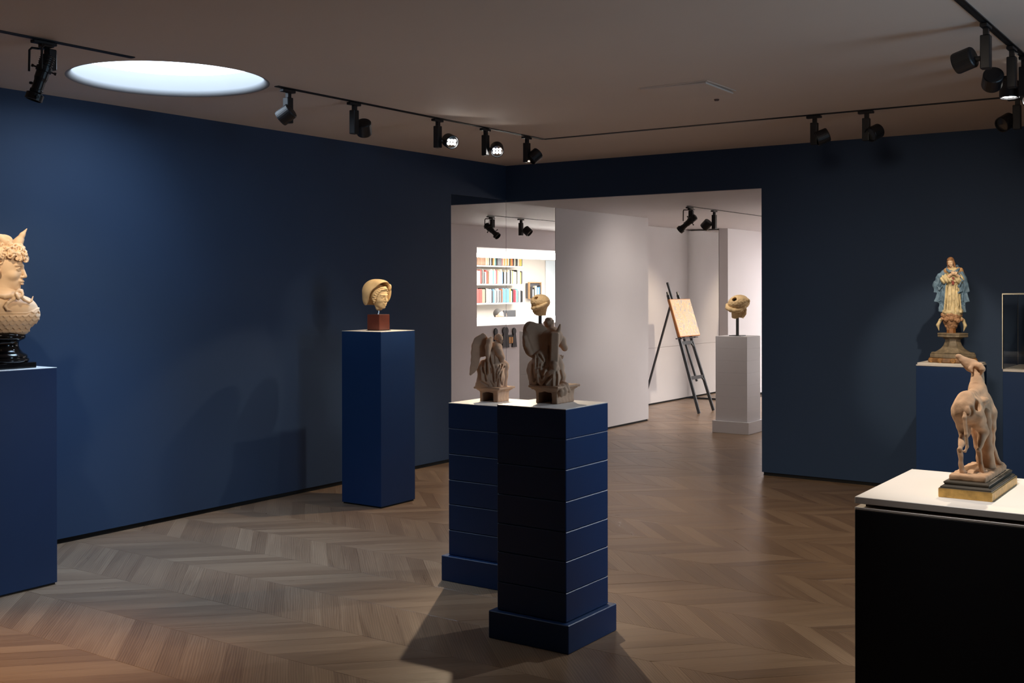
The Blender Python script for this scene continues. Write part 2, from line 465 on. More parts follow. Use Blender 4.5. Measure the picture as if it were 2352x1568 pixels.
# white passage
bm = NB(); bx(bm, (-0.10, 0.881, 0.02), (0, 2.908, HL + .02)); bx(bm, (-0.9, 2.79, 0.02), (-0.10, 2.908, HL + .02))
struct('wall_passage_left', bm, m_white, 'white wall to the right of the mirror')
bm = NB(); bx(bm, (-0.09, 0.881, 0.0), (-0.01, 2.9, .025)); bx(bm, (-0.9, 2.92, 0.0), (-0.80, 5.6, .025))
struct('baseboard_passage', bm, m_blackm)
bm = NB(); bx(bm, (-0.9, 2.9, 0.02), (-0.79, 5.7, 0.750), .001)
wr = struct('wall_recess', bm, m_white, 'white panelled wall of the recess behind the easel')
bm = NB(); bx(bm, (-0.9, 2.9, 0.753), (-0.79, 5.7, HL + .02), .001); obj('panel', bm, m_white, wr)
bm = NB(); bx(bm, (-0.9, 5.70, 0.0), (-0.22, 5.8, HL + .02)); bx(bm, (-0.314, 5.605, 0.0), (-0.185, 9.6, HL + .02))
struct('wall_passage_end_pier', bm, m_white, 'white pier and wall beyond the recess')
bm = NB(); bx(bm, (-0.19, 5.62, 0.0), (-0.18, 9.6, .022)); struct('baseboard_pier', bm, m_blackm)
bm = NB(); bx(bm, (-0.3, 9.6, 0), (WX + .2, 9.7, HL + .02)); struct('wall_passage_far', bm, m_white, 'white end wall of the passage')
# right wall of the passage with the wide opening to the office
WY0, WY1, WZ0, WZ1, WT = 3.062, 8.4, 1.052, 2.091, 0.13
bm = NB()
bx(bm, (WX, 0.06, 0), (WX + WT, WY0, HL + .02)); bx(bm, (WX, WY1, 0), (WX + WT, 9.6, HL + .02))
bx(bm, (WX, WY0, 0), (WX + WT, WY1, WZ0)); bx(bm, (WX, WY0, WZ1), (WX + WT, WY1, HL + .02))
struct('wall_passage_right', bm, m_white, 'white passage wall with the wide office opening, seen in the mirror')
# ceilings
def holed(bm, x0, x1, y0, y1, cx, cy, r, z, n=96):
    angs = sorted([2 * PI * k / n for k in range(n)] + [math.atan2(y - cy, x - cx) % (2 * PI) for x in (x0, x1) for y in (y0, y1)])
    inner, outer = [], []
    for a in angs:
        c, s_ = math.cos(a), math.sin(a); t = 1e9
        if c > 1e-9: t = min(t, (x1 - cx) / c)
        if c < -1e-9: t = min(t, (x0 - cx) / c)
        if s_ > 1e-9: t = min(t, (y1 - cy) / s_)
        if s_ < -1e-9: t = min(t, (y0 - cy) / s_)
        inner.append(bm.verts.new((cx + r * c, cy + r * s_, z))); outer.append(bm.verts.new((cx + t * c, cy + t * s_, z)))
    for i in range(len(angs)):
        j = (i + 1) % len(angs); bm.faces.new((inner[i], inner[j], outer[j], outer[i]))
SKX, SKY, SKR = 0.985, -4.72, 0.515
bm = NB(); holed(bm, -0.12, 7.7, -10.6, 0.06, SKX, SKY, SKR + .035, HC)
ceil = struct('ceiling', bm, m_ceil, 'low plain gallery ceiling with a round skylight')
bm = NB(); bx(bm, (-0.95, 0.003, HL), (WX + .02, 9.7, HL + .06)); struct('ceiling.001', bm, m_white, 'lower white ceiling of the passage')
# skylight
sk = thing('skylight', 'round glowing white skylight cut into the ceiling above the left wall', 'skylight', (SKX, SKY, HC))
bm = NB()
pr = [(SKR + .035 - .035 * math.sin(t), .035 - .035 * math.cos(t)) for t in [PI / 2 * k / 8 for k in range(9)]] + [(SKR, 0.125)]
lathe(bm, pr, 96, cap=False)
obj('shaft', bm, mat('skylight_shaft_white', (0.33, 0.335, 0.345), 0.6, var=0.01), sk, smooth=True)
bm = NB(); lathe(bm, [(SKR + .002, 0.125), (SKR + .002, 0.135)], 96)
obj('diffuser', bm, mat('skylight_diffuser', (0.8, 0.85, 0.9), 0.6, emit=SKY_STRENGTH, ecol=DAY), sk)
ld = bpy.data.lights.new('skylight_daylight', 'SPOT'); ld.energy = 210; ld.color = (0.42, 0.66, 1.0); ld.spot_size = R(84); ld.spot_blend = 1.0; ld.shadow_soft_size = 0.32
lo_ = bpy.data.objects.new('skylight_daylight', ld); C.objects.link(lo_); lo_.location = (SKX, SKY, HC + .02)
# access hatch, smoke detector
ha = thing('access_hatch', 'square painted access hatch hanging slightly proud of the ceiling', 'hatch', (3.245, -2.79, HC))
bm = NB(); bx(bm, (-0.222, -0.205, -0.004), (0.222, 0.205, 0.0005), .002); obj('frame', bm, m_ceil, ha)
bm = NB(); bx(bm, (-0.210, -0.193, -0.016), (0.210, 0.193, -0.005), .005, seg=2); o = obj('door', bm, m_ceil, ha); o.rotation_euler = (R(-0.8), R(0.8), 0)
bm = NB(); lathe(bm, [(0.012, -.010), (0.016, -.004), (0.016, 0)], 20)
o = tag(obj('smoke_sensor', bm, mat('sensor_brown', (0.12, 0.07, 0.06), .5), loc=(3.241, -2.366, HC)), 'tiny dark round sensor on the ceiling beside the access hatch', 'sensor')

# mirrors ---------------------------------------------------------
m_mir = mat('mirror_glass', (0.93, 0.93, 0.925), 0.0, 1.0, var=0.0)
def mirror(name, lab, loc, w, h, rot, skew=0.0, grp=None):
    """local: width along x, face towards -y, from z=0"""
    t = thing(name, lab, 'mirror', loc, rot, grp)
    bm = NB(); bx(bm, (0.0006, 0.0, 0.0), (w - .0006, .008, h), .0008); o = obj('glass', bm, m_mir, t)
    bm = NB(); bx(bm, (0.004, .0085, 0.004), (w - .004, .012, h - .004)); obj('backing', bm, m_blackm, t)
    return t
mirror('wall_mirror', 'tall frameless mirror panel at the end of the blue wall', (-0.0015, -0.862, 0.012), 0.864, 2.378, PI / 2 + 0.0022)
mirror('wall_mirror', 'tall frameless mirror panel against the white passage wall', (-0.003, 0.003, 0.012), 0.877, 2.378, PI / 2 - 0.0006)
mirror('recess_mirror', 'narrow mirror panel beside the pier in the recess behind the easel', (-0.789, 5.60, 0.02), 0.472, 2.33, 0.0)

bm = NB()
for lo, hi in (((7.565, -4.68, .52), (7.602, -4.60, 2.48)), ((7.565, -3.60, .52), (7.602, -3.52, 2.48)), ((7.565, -4.60, .52), (7.602, -3.60, .60)), ((7.565, -4.60, 2.40), (7.602, -3.60, 2.48))): bx(bm, lo, hi, .004)
struct('added_window_frame', bm, m_white, 'white window frame added around the unseen daylight lamp on the right gallery wall')  # frame put around the unseen daylight lamp; no window is seen there

# ------------------------------------------------------------------ PEDESTALS AND TABLE
def plain_pedestal(lab, x0, x1, y0, y1, h, top=0.012, m=m_pblue):
    t = thing('plain_pedestal', lab, 'pedestal', ((x0 + x1) / 2, (y0 + y1) / 2, 0))
    a, b = (x1 - x0) / 2, (y1 - y0) / 2
    bm = NB(); bx(bm, (-a, -b, 0.010), (a, b, h - .002 if top < .01 else h - top), .0015); obj('body', bm, m, t)
    bm = NB(); bx(bm, (-a + .008, -b + .008, 0), (a - .008, b - .008, .012)); obj('recessed_base', bm, m_blackm, t)
    return t, a, b
t, a, b = plain_pedestal('tall smooth blue pedestal under the winged bust', 0.45, 0.83, -5.705, -5.325, 1.138, .004)
bm = NB(); bx(bm, (-a, -b, 1.136), (a, b, 1.1382), .0008); obj('top_panel', bm, m_top, t)
t, a, b = plain_pedestal('tall smooth blue pedestal under the veiled head', 0.528, 0.902, -2.84, -2.466, 1.244, .004)
bm = NB(); bx(bm, (-a, -b, 1.242), (a, b, 1.2445), .0008); obj('top_panel', bm, m_top, t)
VPX, VPY = (4.082, 4.462), (-1.0, -0.66)
t, a, b = plain_pedestal('blue pedestal with a raised white lid under the painted saint figure', VPX[0], VPX[1], VPY[0], VPY[1], 1.02, .0, m_pblue)
bm = NB(); bx(bm, (-a, -b, 1.021), (a, b, 1.030), .001); bx(bm, (-a + .006, -b + .006, 1.030), (a - .006, b - .006, 1.042), .002); obj('top_panel', bm, m_top, t)

def block_pedestal(lab, x0, y0, w, zs, m, mtop, inset=.028):
    """zs: plinth top, then the top of every block"""
    t = thing('block_pedestal', lab, 'pedestal', (x0 + w / 2, y0 + w / 2, 0))
    a = w / 2; b = a - inset
    bm = NB(); bx(bm, (-a, -a, 0), (a, a, zs[0]), .003); obj('plinth', bm, m, t)
    for z0, z1 in zip(zs, zs[1:]):
        last = z1 == zs[-1]
        bv = .0028 if m is not m_white else .0012
        bm = NB(); bx(bm, (-b, -b, z0 + .0012 * (m is not m_white) + .0002), (b, b, z1 - (.003 if last else .0002)), bv if not last else .0012); obj('block', bm, m, t)
    bm = NB(); bx(bm, (-b, -b, zs[-1] - .003), (b, b, zs[-1]), .001); obj('top_panel', bm, mtop, t)
    bm = NB(); bx(bm, (-b + .006, -b + .006, zs[0] - .01), (b - .006, b - .006, zs[-1] - .01)); obj('core', bm, m_blackm if m is not m_white else m, t)
    return t
block_pedestal('blue pedestal of stacked blocks, nearer of the two, under the front angel', 3.235, -4.787, 0.416, [.122, .248, .382, .508, .638, .774, .905, 1.0335], m_pblue, m_top)
block_pedestal('blue pedestal of stacked blocks, shorter and behind, under the rear angel', 2.453, -4.13, 0.416, [.133, .266, .403, .533, .670, .807, .942], m_pblue, m_top)
block_pedestal('white pedestal of stacked blocks in the passage, under the pierced head', 1.066, 2.335, 0.416, [.128, .257, .386, .515, .645, .774, .903, 1.032], m_white, m_white)
# vitrine on its pedestal
t, a, b = plain_pedestal('blue pedestal carrying the glass case at the right edge', 4.622, 5.122, -0.95, -0.45, 1.0, .0, m_pblue)
mg = bpy.data.materials.new('clear_glass'); mg.use_nodes = True; n_ = mg.node_tree.nodes
gb = n_['Principled BSDF']; gb.inputs['Transmission Weight'].default_value = 1.0; gb.inputs['Roughness'].default_value = 0.0; gb.inputs['IOR'].default_value = 1.45
gb.inputs['Base Color'].default_value = (0.96, 0.97, 0.97, 1)
vt = thing('glass_case', 'empty glass display case with pale edges on the right blue pedestal', 'display case', (4.872, -0.70, 1.0))
m_edge = mat('case_edge', (0.62, 0.60, 0.50), 0.3)
bm = NB(); bx(bm, (-.25, -.25, 0), (.25, .25, .016), .001); obj('base_board', bm, m_top, vt)
bm = NB(); bx(bm, (-.235, -.235, .016), (.235, .235, .022), .001); obj('raised_floor', bm, m_top, vt)
HV = 0.507
for nm, lo, hi in (('glass_pane', (-.25, -.25, .017), (.25, -.246, HV - .006)), ('glass_pane', (-.25, .246, .017), (.25, .25, HV - .006)),
                   ('glass_pane', (-.25, -.2455, .017), (-.246, .2455, HV - .006)), ('glass_pane', (.246, -.2455, .017), (.25, .2455, HV - .006)), ('glass_pane', (-.25, -.25, HV - .005), (.25, .25, HV))):
    bm = NB(); bx(bm, lo, hi); obj(nm, bm, mg, vt)
for sx, sy in ((-1, -1), (1, -1), (1, 1), (-1, 1)):
    bm = NB(); bx(bm, (sx * .2515 - .0025, sy * .2515 - .0025, .017), (sx * .2515 + .0025, sy * .2515 + .0025, HV)); obj('edge_strip', bm, m_edge, vt)
for sx, sy, ax in ((0, -1, 0), (0, 1, 0), (-1, 0, 1), (1, 0, 1)):
    bm = NB()
    if ax == 0: bx(bm, (-.25, sy * .2515 - .0025, HV - .003), (.25, sy * .2515 + .0025, HV + .004))
    else: bx(bm, (sx * .2515 - .0025, -.25, HV - .003), (sx * .2515 + .0025, .25, HV + .004))
    obj('edge_strip', bm, m_edge, vt)

# display table of the dog
dt = thing('display_table', 'large near-black display plinth with a white shadow-gap top, front right', 'display table', (5.53, -4.79, 0))
bm = NB(); bx(bm, (-.553, -.343, .0), (.60, .343, .818), .002); obj('body', bm, m_navy, dt)
bm = NB(); bx(bm, (-.553, -.343, .818), (.60, .343, .826), .001); obj('lower_lip', bm, m_top, dt)
bm = NB(); bx(bm, (-.525, -.315, .826), (.57, .315, .838)); obj('shadow_gap', bm, mat('gap_brown', (0.10, 0.07, 0.05), .7), dt)
bm = NB(); bx(bm, (-.553, -.343, .838), (.60, .343, .860), .0015); obj('top_panel', bm, m_top, dt)

# ------------------------------------------------------------------ TRACKS AND SPOTLIGHTS
def track(lab, pts, z, name='light_track', w=.034):
    t = thing(name, lab, 'light track', (pts[0][0], pts[0][1], z))
    bm = NB()
    for p, q in zip(pts, pts[1:]):
        bar(bm, (p[0] - pts[0][0], p[1] - pts[0][1], -.0025), (q[0] - pts[0][0], q[1] - pts[0][1], -.0025), w, .005)
    obj('rail', bm, m_black, t)
    bm = NB()
    for p, q in zip(pts, pts[1:]):
        bar(bm, (p[0] - pts[0][0], p[1] - pts[0][1], -.0045), (q[0] - pts[0][0], q[1] - pts[0][1], -.0045), w * .35, .0015)
    obj('slot', bm, m_blackm, t)
TX, TY, TX2 = 1.352, -1.42, 5.06
track('black ceiling track left of the round skylight', [(TX, -9.5), (TX, -5.24)], HC)
track('black ceiling track running from the skylight along two walls', [(TX, -4.26), (TX, TY), (TX2 + .01, TY)], HC)
track('black ceiling track coming in from the top right', [(TX2, -9.5), (TX2, TY - .03)], HC)
track('black ceiling track in the white passage', [(1.22, 1.42), (1.22, 9.0)], HL, w=.018)

m_led = mat('led_lens', (1, 1, 1), 0.3, emit=26.0, ecol=(1.0, 0.97, 0.92))
m_lensoff = mat('dark_lens', (0.10, 0.10, 0.10), 0.08, 0.6)
def aim_matrix(d):
    d = Vector(d).normalized()
    return d.to_track_quat('-Z', 'Y').to_matrix()
LIGHTS = []
def spot(lab, x, y, zc, rotz, target, watt, size=38, blend=.7, col=WARM, lit=False, side=1, spill=0, scol=None, arm=0.0, rad=.022):
    """cylinder LED spot under a track: adapter, stem, driver box, arm, head"""
    t = thing('track_spotlight', lab, 'spotlight', (x, y, zc), rotz, 'cylinder spotlights on the ceiling tracks')
    bm = NB(); bx(bm, (-.055, -.016, -.026), (.045, .016, -.010), .002); obj('adapter', bm, m_black, t)
    bm = NB(); bx(bm, (-.013, -.011, -.060), (.013, .011, -.026)); obj('stem', bm, m_black, t)
    bm = NB(); bx(bm, (-.026, -.021, -.205), (.020, .021, -.056), .004, seg=2); obj('driver_box', bm, m_black, t)
    ca, sa = math.cos(R(arm)), math.sin(R(arm)); hx, hy = .088 * side * ca, .088 * side * sa
    bm = NB(); tube(bm, [(hx * .1, hy * .1, -.155), (hx, hy, -.155)], .012, 12); obj('arm', bm, m_black, t)
    hd = bpy.data.objects.new('head', None)
    # direction in local space
    wp = Vector((x, y, zc)) + Matrix.Rotation(rotz, 3, 'Z') @ Vector((hx, hy, -.155))
    d = (Vector(target) - wp).normalized()
    dl = Matrix.Rotation(-rotz, 3, 'Z') @ d
    Mh = aim_matrix(dl)
    bm = NB()
    lathe(bm, [(.030, .044), (.044, .041), (.048, .036), (.049, -.038), (.047, -.044), (.043, -.044), (.041, -.030)], 28, cap=False)
    lathe(bm, [(0.0005, .045), (.031, .044)], 28, cap=False)
    h = obj('head', bm, m_black, t, (hx, hy, -.155), smooth=False)
    h.rotation_euler = Mh.to_euler()
    bm = NB(); lathe(bm, [(.0005, -.032), (.042, -.030)], 28, cap=False); obj('reflector', bm, m_lensoff if not lit else mat('bright_reflector', (.5, .5, .5), .15, 1.0), h)
    bm = NB(); lathe(bm, [(.0435, -.0445), (.0475, -.0445), (.0475, -.0425), (.0435, -.0425)], 28, cap=False); obj('rim', bm, m_dsteel, h)
    if lit:
        for i in range(3):
            for j in range(2):
                bm = NB(); lathe(bm, [(.0095, -.034), (.0085, -.038), (.004, -.0395)], 12); 
                obj('led_lens', bm, m_led, h, ((i - 1) * .0225, (j - .5) * .0225, 0))
    if watt: lamp(t, h, wp, d, watt, size, blend, col, rad)
    if spill: lamp(t, h, wp, Vector((d.x * .1, d.y * .1, -1.2)), spill, 116, .75, scol or col, rad)
    return t
def lamp(t, h, wp, d, watt, size, blend, col, rad):
    L = bpy.data.lights.new('lamp', 'SPOT'); L.energy = watt; L.color = col; L.spot_size = R(size); L.spot_blend = blend; L.shadow_soft_size = rad
    o = bpy.data.objects.new('lamp', L); C.objects.link(o)
    dn = Vector(d).normalized()
    o.location = wp + dn * .06
    o.rotation_euler = dn.to_track_quat('-Z', 'Y').to_euler()

def profile_spot(lab, x, y, zc, rotz, target, watt, size=16, blend=.15, col=WARM, s=1.0):
    """framing projector: yoke, driver box, stepped barrel, shutter knobs"""
    t = thing('profile_spotlight', lab, 'spotlight', (x, y, zc), rotz)
    bm = NB(); bx(bm, (-.060, -.016, -.024), (.060, .016, -.010), .002); bx(bm, (-.02, -.014, -.038), (.02, .014, -.024)); obj('adapter', bm, m_black, t)
    d = (Vector(target) - Vector((x, y, zc - .15))).normalized(); dl = Matrix.Rotation(-rotz, 3, 'Z') @ d
    bm = NB(); tube(bm, [(.015, -.045, -.036), (-.03, -.05, -.038), (-.042, -.05, -.05), (-.044, -.05, -.150)], .0055, 8)
    tube(bm, [(.015, .045, -.036), (-.03, .05, -.038), (-.042, .05, -.05), (-.044, .05, -.150)], .0055, 8); bx(bm, (-.005, -.05, -.041), (.02, .05, -.034))
    obj('yoke', bm, m_black, t)
    bm = NB(); bx(bm, (.012, -.022, -.140), (.055, .022, -.042), .004); obj('driver_box', bm, m_black, t)
    Mh = aim_matrix(dl)
    bm = NB()
    lathe(bm, [(.022, .085), (.031, .080), (.033, .035), (.030, .033), (.030, .028), (.036, .026), (.036, .004), (.030, .002), (.030, -.03), (.026, -.045), (.026, -.085), (.030, -.088), (.030, -.100), (.026, -.102)], 20, cap=True)
    for z in (.045, .055, .065, .075): lathe(bm, [(.034, z - .002), (.036, z), (.034, z + .002)], 20, cap=False)
    h = obj('barrel', bm, m_black, t, (-.005, 0, -.155)); h.rotation_euler = Mh.to_euler()
    bm = NB(); lathe(bm, [(.031, -.104), (.040, -.108), (.040, -.138), (.034, -.139), (.033, -.110)], 18, cap=False); obj('snoot', bm, m_black, h)
    bm = NB(); lathe(bm, [(.0005, -.1065), (.030, -.105)], 18, cap=False); obj('lens', bm, m_lensoff, h)
    for k, (a_, z) in enumerate(((0, .015), (PI / 2, .015), (PI, .012), (3 * PI / 2, .012), (PI * .25, -.06), (PI * 1.1, -.125))):
        bm = NB(); c_, s_ = math.cos(a_), math.sin(a_)
        tube(bm, [(c_ * .028, s_ * .028, z), (c_ * .050, s_ * .050, z)], .004, 6); tube(bm, [(c_ * .047, s_ * .047, z), (c_ * .057, s_ * .057, z)], .007, 8)
        obj('shutter_knob', bm, m_black, h)
    bm = NB(); tube(bm, [(.0, -.012, -.036), (.012, -.03, -.07), (-.002, -.026, -.12)], .003, 6); obj('cable', bm, m_black, t)
    if watt: lamp(t, h, Vector((x, y, zc - .15)) + d * .09, d, watt, size, blend, col, .02)
    return t
A90 = PI / 2
ZT = HC
COOL = (0.62, 0.80, 1.0)
profile_spot('black framing spotlight with yoke on the left end of the ceiling track', TX, -5.735, ZT, A90, (1.0, -6.25, .6), 0)
spot('black cylinder spotlight first right of the round skylight, tilted to the left', TX, -4.165, ZT, A90, (0.0, -4.75, 1.55), 14, 95, 1.0, side=-.2, col=COOL)
spot('black cylinder spotlight turned away, second right of the round skylight', TX, -3.60, ZT, A90, (.71, -2.66, 1.45), 40, 24, .7)
spot('lit black spotlight with starry lens, left of the two glowing ones', TX, -2.76, ZT, A90, (5.27, -4.80, 1.10), 370, 24, .6, lit=True, arm=-32, spill=14)
spot('lit black spotlight, right of the two glowing ones', TX, -2.20, ZT, A90, (3.2, -4.45, 1.05), 210, 58, .8, lit=True, arm=-32, spill=95, scol=(1.0, .82, .62))
spot('black cylinder spotlight nearest the corner, tilted down', TX, -1.66, ZT, A90, (.72, -2.66, 1.5), 120, 26, .5, side=.7, arm=-45)
spot('black cylinder spotlight left of the pair above the opening', 3.53, TY, ZT, 0, (.9, -2.75, 1.35), 14, 24, .6, side=.6)
spot('black cylinder spotlight right of the pair above the opening', 3.88, TY, ZT, 0, (2.4, -4.0, 1.2), 120, 26, .6, side=.6, spill=25)
spot('black cylinder spotlight in the far right ceiling corner', 4.80, TY, ZT, 0, (3.0, -4.2, .9), 170, 40, .6, side=-.75, col=(.80, .90, 1.0))
spot('black cylinder spotlight hanging from the top right track', TX2, -3.55, ZT, A90, (.715, -2.65, 1.42), 50, 12, .6, arm=90)
spot('black cylinder spotlight on the right track, outside the frame', TX2, -5.7, ZT, A90, (.63, -5.45, 1.68), 250, 11, .6, arm=90)
spot('black cylinder spotlight turned to the wall, beside the glowing pair', TX2, -2.98, ZT, A90, (4.27, -.82, 1.42), 100, 22, .6, arm=90)
spot('black spotlight pointing straight down with a glowing lens, top right', TX2, -2.68, ZT, A90, (4.95, -2.75, .2), 30, 60, .8, lit=True, arm=60, spill=45)
spot('lit black spotlight facing the viewer at the right edge', TX2 + .02, -2.25, ZT, A90, (5.35, -4.75, 1.0), 90, 26, .6, lit=True, arm=150)
profile_spot('black framing spotlight on the passage track', 1.22, 1.47, HL, A90, (.0, 1.40, 1.25), 0, 14, .1)
spot('black cylinder spotlight on the passage track beside the framing one', 1.22, 2.06, HL, A90, (.0, 2.25, 1.2), 20, 120, 1.0, arm=90, col=NEUT, spill=32)
spot('black cylinder spotlight on the passage track behind the partition', 1.22, 3.9, HL, A90, (-.15, 4.1, 1.2), 80, 60, .7, side=.6, rad=.03, spill=70, scol=(1.0, .93, .90))
spot('black cylinder spotlight further along the passage track, hidden by the partition', 1.22, 5.2, HL, A90, (1.25, 2.5, 1.3), 30, 40, .7, side=.6)
# more spotlights outside the frame; the partition wash is added to brighten that wall
spot('black cylinder spotlight on the left track near the viewer', TX, -6.25, ZT, A90, (.1, -4.9, 1.3), 48, 44, .8)
spot('black cylinder spotlight on the left track nearest the viewer', TX, -6.9, ZT, A90, (1.8, -6.4, 0), 170, 50, .9, col=(1.0, .60, .28))
spot('unseen black cylinder spotlight added on the right track to brighten the partition', TX2, -6.3, ZT, A90, (3.9, 0, .95), 330, 40, 1.0, side=.6, col=(1.0, .84, .66), rad=.3)
spot('black cylinder spotlight on the right track above the hound, outside the frame', TX2, -5.36, ZT, A90, (5.30, -4.74, 1.15), 82, 48, .8, side=.4, col=(1.0, .95, .90))

# ------------------------------------------------------------------ SCULPTURES
def face(s, lids=True, ears=True, k=.03, mouth=True):
    """canonical head, chin z=0, crown z=1, looking along -y; s.frame() places it"""
    s.ell((0, .07, .62), (.335, .43, .375), k=0)
    s.ell((0, -.10, .40), (.275, .285, .36), k=.08)
    s.ell((0, -.20, .17), (.175, .17, .165), k=.08)
    s.ell((0, -.305, .065), (.085, .07, .065), k=.05)
    for q in (-1, 1):
        s.ell((q * .165, -.215, .345), (.105, .12, .105), k=.06)
        s.cap((q * .03, -.372, .575), (q * .20, -.305, .575), .030, .026, k=.04)
        s.ell((q * .125, -.385, .492), (.085, .072, .055), k=.04, mode=-1)
        s.ell((q * .123, -.298, .49), (.064, .060, .052), k=.008)
        if lids:
            s.cap((q * .055, -.350, .497), (q * .125, -.362, .526), .0135, k=.006); s.cap((q * .125, -.362, .526), (q * .195, -.318, .497), .0135, k=.006)
            s.cap((q * .06, -.345, .47), (q * .125, -.353, .452), .010, k=.008); s.cap((q * .125, -.353, .452), (q * .19, -.315, .474), .010, k=.008)
    s.cap((0, -.365, .555), (0, -.455, .345), .030, .042, k=.035)
    for q in (-1, 1): s.ell((q * .042, -.405, .322), (.034, .045, .030), k=.02)
    for q in (-1, 1): s.ell((q * .022, -.435, .296), (.013, .02, .012), k=.005, mode=-1)
    if mouth:
        s.ell((0, -.375, .225), (.105, .05, .055), k=.03)
        s.ell((0, -.410, .222), (.085, .030, .024), k=.012)
        s.ell((0, -.405, .168), (.070, .034, .027), k=.012)
        s.tube([(-.092, -.375, .196), (-.04, -.425, .194), (0, -.437, .190), (.04, -.425, .194), (.092, -.375, .196)], .0095, k=.006, mode=-1)
        s.ell((0, -.385, .118), (.05, .02, .018), k=.02, mode=-1)
    if ears:
        for q in (-1, 1):
            s.ell((q * .325, .02, .455), (.035, .075, .11), k=.02); s.ell((q * .355, .0, .465), (.02, .045, .06), k=.015, mode=-1)

def zoomer(ax, ay, S):
    return lambda x, y, d=0.0: ((x - ax) / S, d, (ay - y) / S)

# ---- winged bust ------------------------------------------------
VB = YAW + R(24.38)
bust = thing('winged_bust', 'cream stone bust with winged curly head, on a black socle at left edge', 'bust', (0.64, -5.515, 1.1382), VB)
bm = NB(); bx(bm, (-.119, -.119, 0), (.119, .119, .030), .003, rot=Matrix.Rotation(-VB, 3, 'Z'))
lathe(bm, [(.120, .030), (.128, .034), (.130, .046), (.120, .054), (.122, .058), (.119, .068), (.100, .080), (.085, .098), (.078, .118), (.080, .136), (.088, .142), (.106, .150), (.113, .160), (.112, .170), (.104, .178), (.100, .186)], 48)
obj('socle', bm, m_socle, bust, smooth=False)
for p in bust.children[0].data.polygons: p.use_smooth = len(p.vertices) == 4 and p.area < .004
z = zoomer(32, 1926, 2468)
# torso with scaled cuirass
s = SDF((-.23, -.20, .16), (.23, .20, .50), .0030)
s.ell((0, .0, .188), (.125, .095, .030))
s.ell((-.006, .01, .262), (.180, .125, .078), k=.03)
s.ell((0.095, .0, .305), (.075, .095, .062), k=.04); s.ell((-.12, .0, .305), (.075, .095, .062), k=.04)
s.ell((0, -.02, .325), (.13, .10, .065), k=.04)
s.cap((-.012, .02, .33), (.012, .0, .46), .080, .063, k=.05)
torso = s
def scales(P):
    v = (P[..., 2] - .180) / .0205; row = np.floor(v); fv = v - row
    u = P[..., 0] / .031 + .5 * (row % 2); fu = np.abs(u - np.floor(u) - .5)
    b = 2.4 * fu * fu
    t = np.where(fv >= b, fv - b, fv + 1 - 2.4 * (.5 - fu) ** 2)
    d = (1 - .72 * np.clip(t, 0, 1.35)) * .0062
    band = (P[..., 2] > .186) & (P[..., 2] < .279 + .6 * np.maximum(0, np.abs(P[..., 0]) - .118)) & (P[..., 1] < .09)
    return np.where(band, d, 0)
s.bump(scales, (0, 0, .27), .3, .006)
def neckl(P):
    a = np.abs(P[..., 2] - .286 - .45 * np.maximum(0, np.abs(P[..., 0]) - .118)); return np.where((P[..., 1] < .05), np.clip(1 - a / .004, -1, 1).clip(0) * .003, 0)
s.bump(neckl, (0, 0, .3), .3, .006)
s.mesh('scaled_torso', m_marble, bust)
# head
HU = .232
hd_t = (.002, 0.0, .408); hd_r = rz(72) @ rx(5)
s = SDF((-.13, -.15, .36), (.15, .15, .68), .0027)
s.cap((0.0, .0, .36), (.012, .0, .48), .066, .060)
s.frame(hd_t, hd_r, HU); face(s, ears=False)
s.mesh('head', m_marble, bust)
# hair: many curls around crown and sides
s = SDF((-.17, -.17, .42), (.19, .17, .72), .0027)
s.frame(hd_t, hd_r, HU)
s.ell((0, .09, .80), (.37, .45, .27)); s.ell((0, .22, .62), (.36, .36, .36), k=.05)
rg = random.Random(5)
for i in range(620):
    a = rg.uniform(0, 2 * PI); zz = rg.uniform(.34, 1.04)
    fr = -math.cos(a) if True else 0          # 1 = forehead side
    if zz < .62 + .13 * fr and math.cos(a - 0) > -2:
        pass
    dirx, diry = math.sin(a), -math.cos(a)
    if diry < -.05 and zz < .68 + .06 * abs(dirx): continue
    if diry < .25 and zz < .52: continue
    rr_ = math.sqrt(max(.05, 1 - ((zz - .66) / .46) ** 2))
    p = (dirx * .395 * rr_, .05 + diry * .50 * rr_, zz)
    Rr = rg.uniform(.030, .054)
    rot_ = rz(rg.uniform(0, 360)) @ rx(rg.uniform(40, 140))
    s.tor(p, Rr, Rr * .42, rot_, k=.012)
    if i % 3 == 0: s.ell(p, Rr * .5, k=.01)
for q in (-1, 1):                             # locks falling beside the ear
    for j in range(6): s.tor((q * (.33 + .02 * (j % 2)), .0 + .07 * (j % 3), .62 - .065 * j), .042, .022, ry(90) @ rx(20 * j), k=.012)
s.mesh('curly_hair', m_marble, bust)
# wings on the head
for sgn, nm in ((1, 'head_wing'), (-1, 'head_wing')):
    s = SDF((-.17, -.17, .54), (.19, .17, .80), .0027)
    s.frame(hd_t, hd_r, HU)
    if sgn == 1:
        s.tube([(.12, -.17, .98), (.16, -.20, 1.12), (.18, -.26, 1.27), (.20, -.34, 1.42)], [.105, .095, .055, .012], k=.04)
        s.ell((.13, -.14, 1.03), (.06, .14, .12), k=.04)
        for j in range(4): s.cap((.20, -.25 + .06 * j, .98), (.215, -.30 + .045 * j, 1.18 - .04 * j), .014, .008, k=.015)
    else:
        s.ell((-.19, .10, 1.06), (.07, .29, .17), rot=rx(-14), k=.04)
        s.tube([(-.2, -.14, 1.02), (-.24, .1, 1.16), (-.26, .36, 1.10)], [.04, .06, .03], k=.05)
        for j in range(5): s.cap((-.245, -.1 + .08 * j, 1.10), (-.245, .05 + .09 * j, .98), .02, .012, k=.015)
    s.mesh(nm, m_marble, bust)
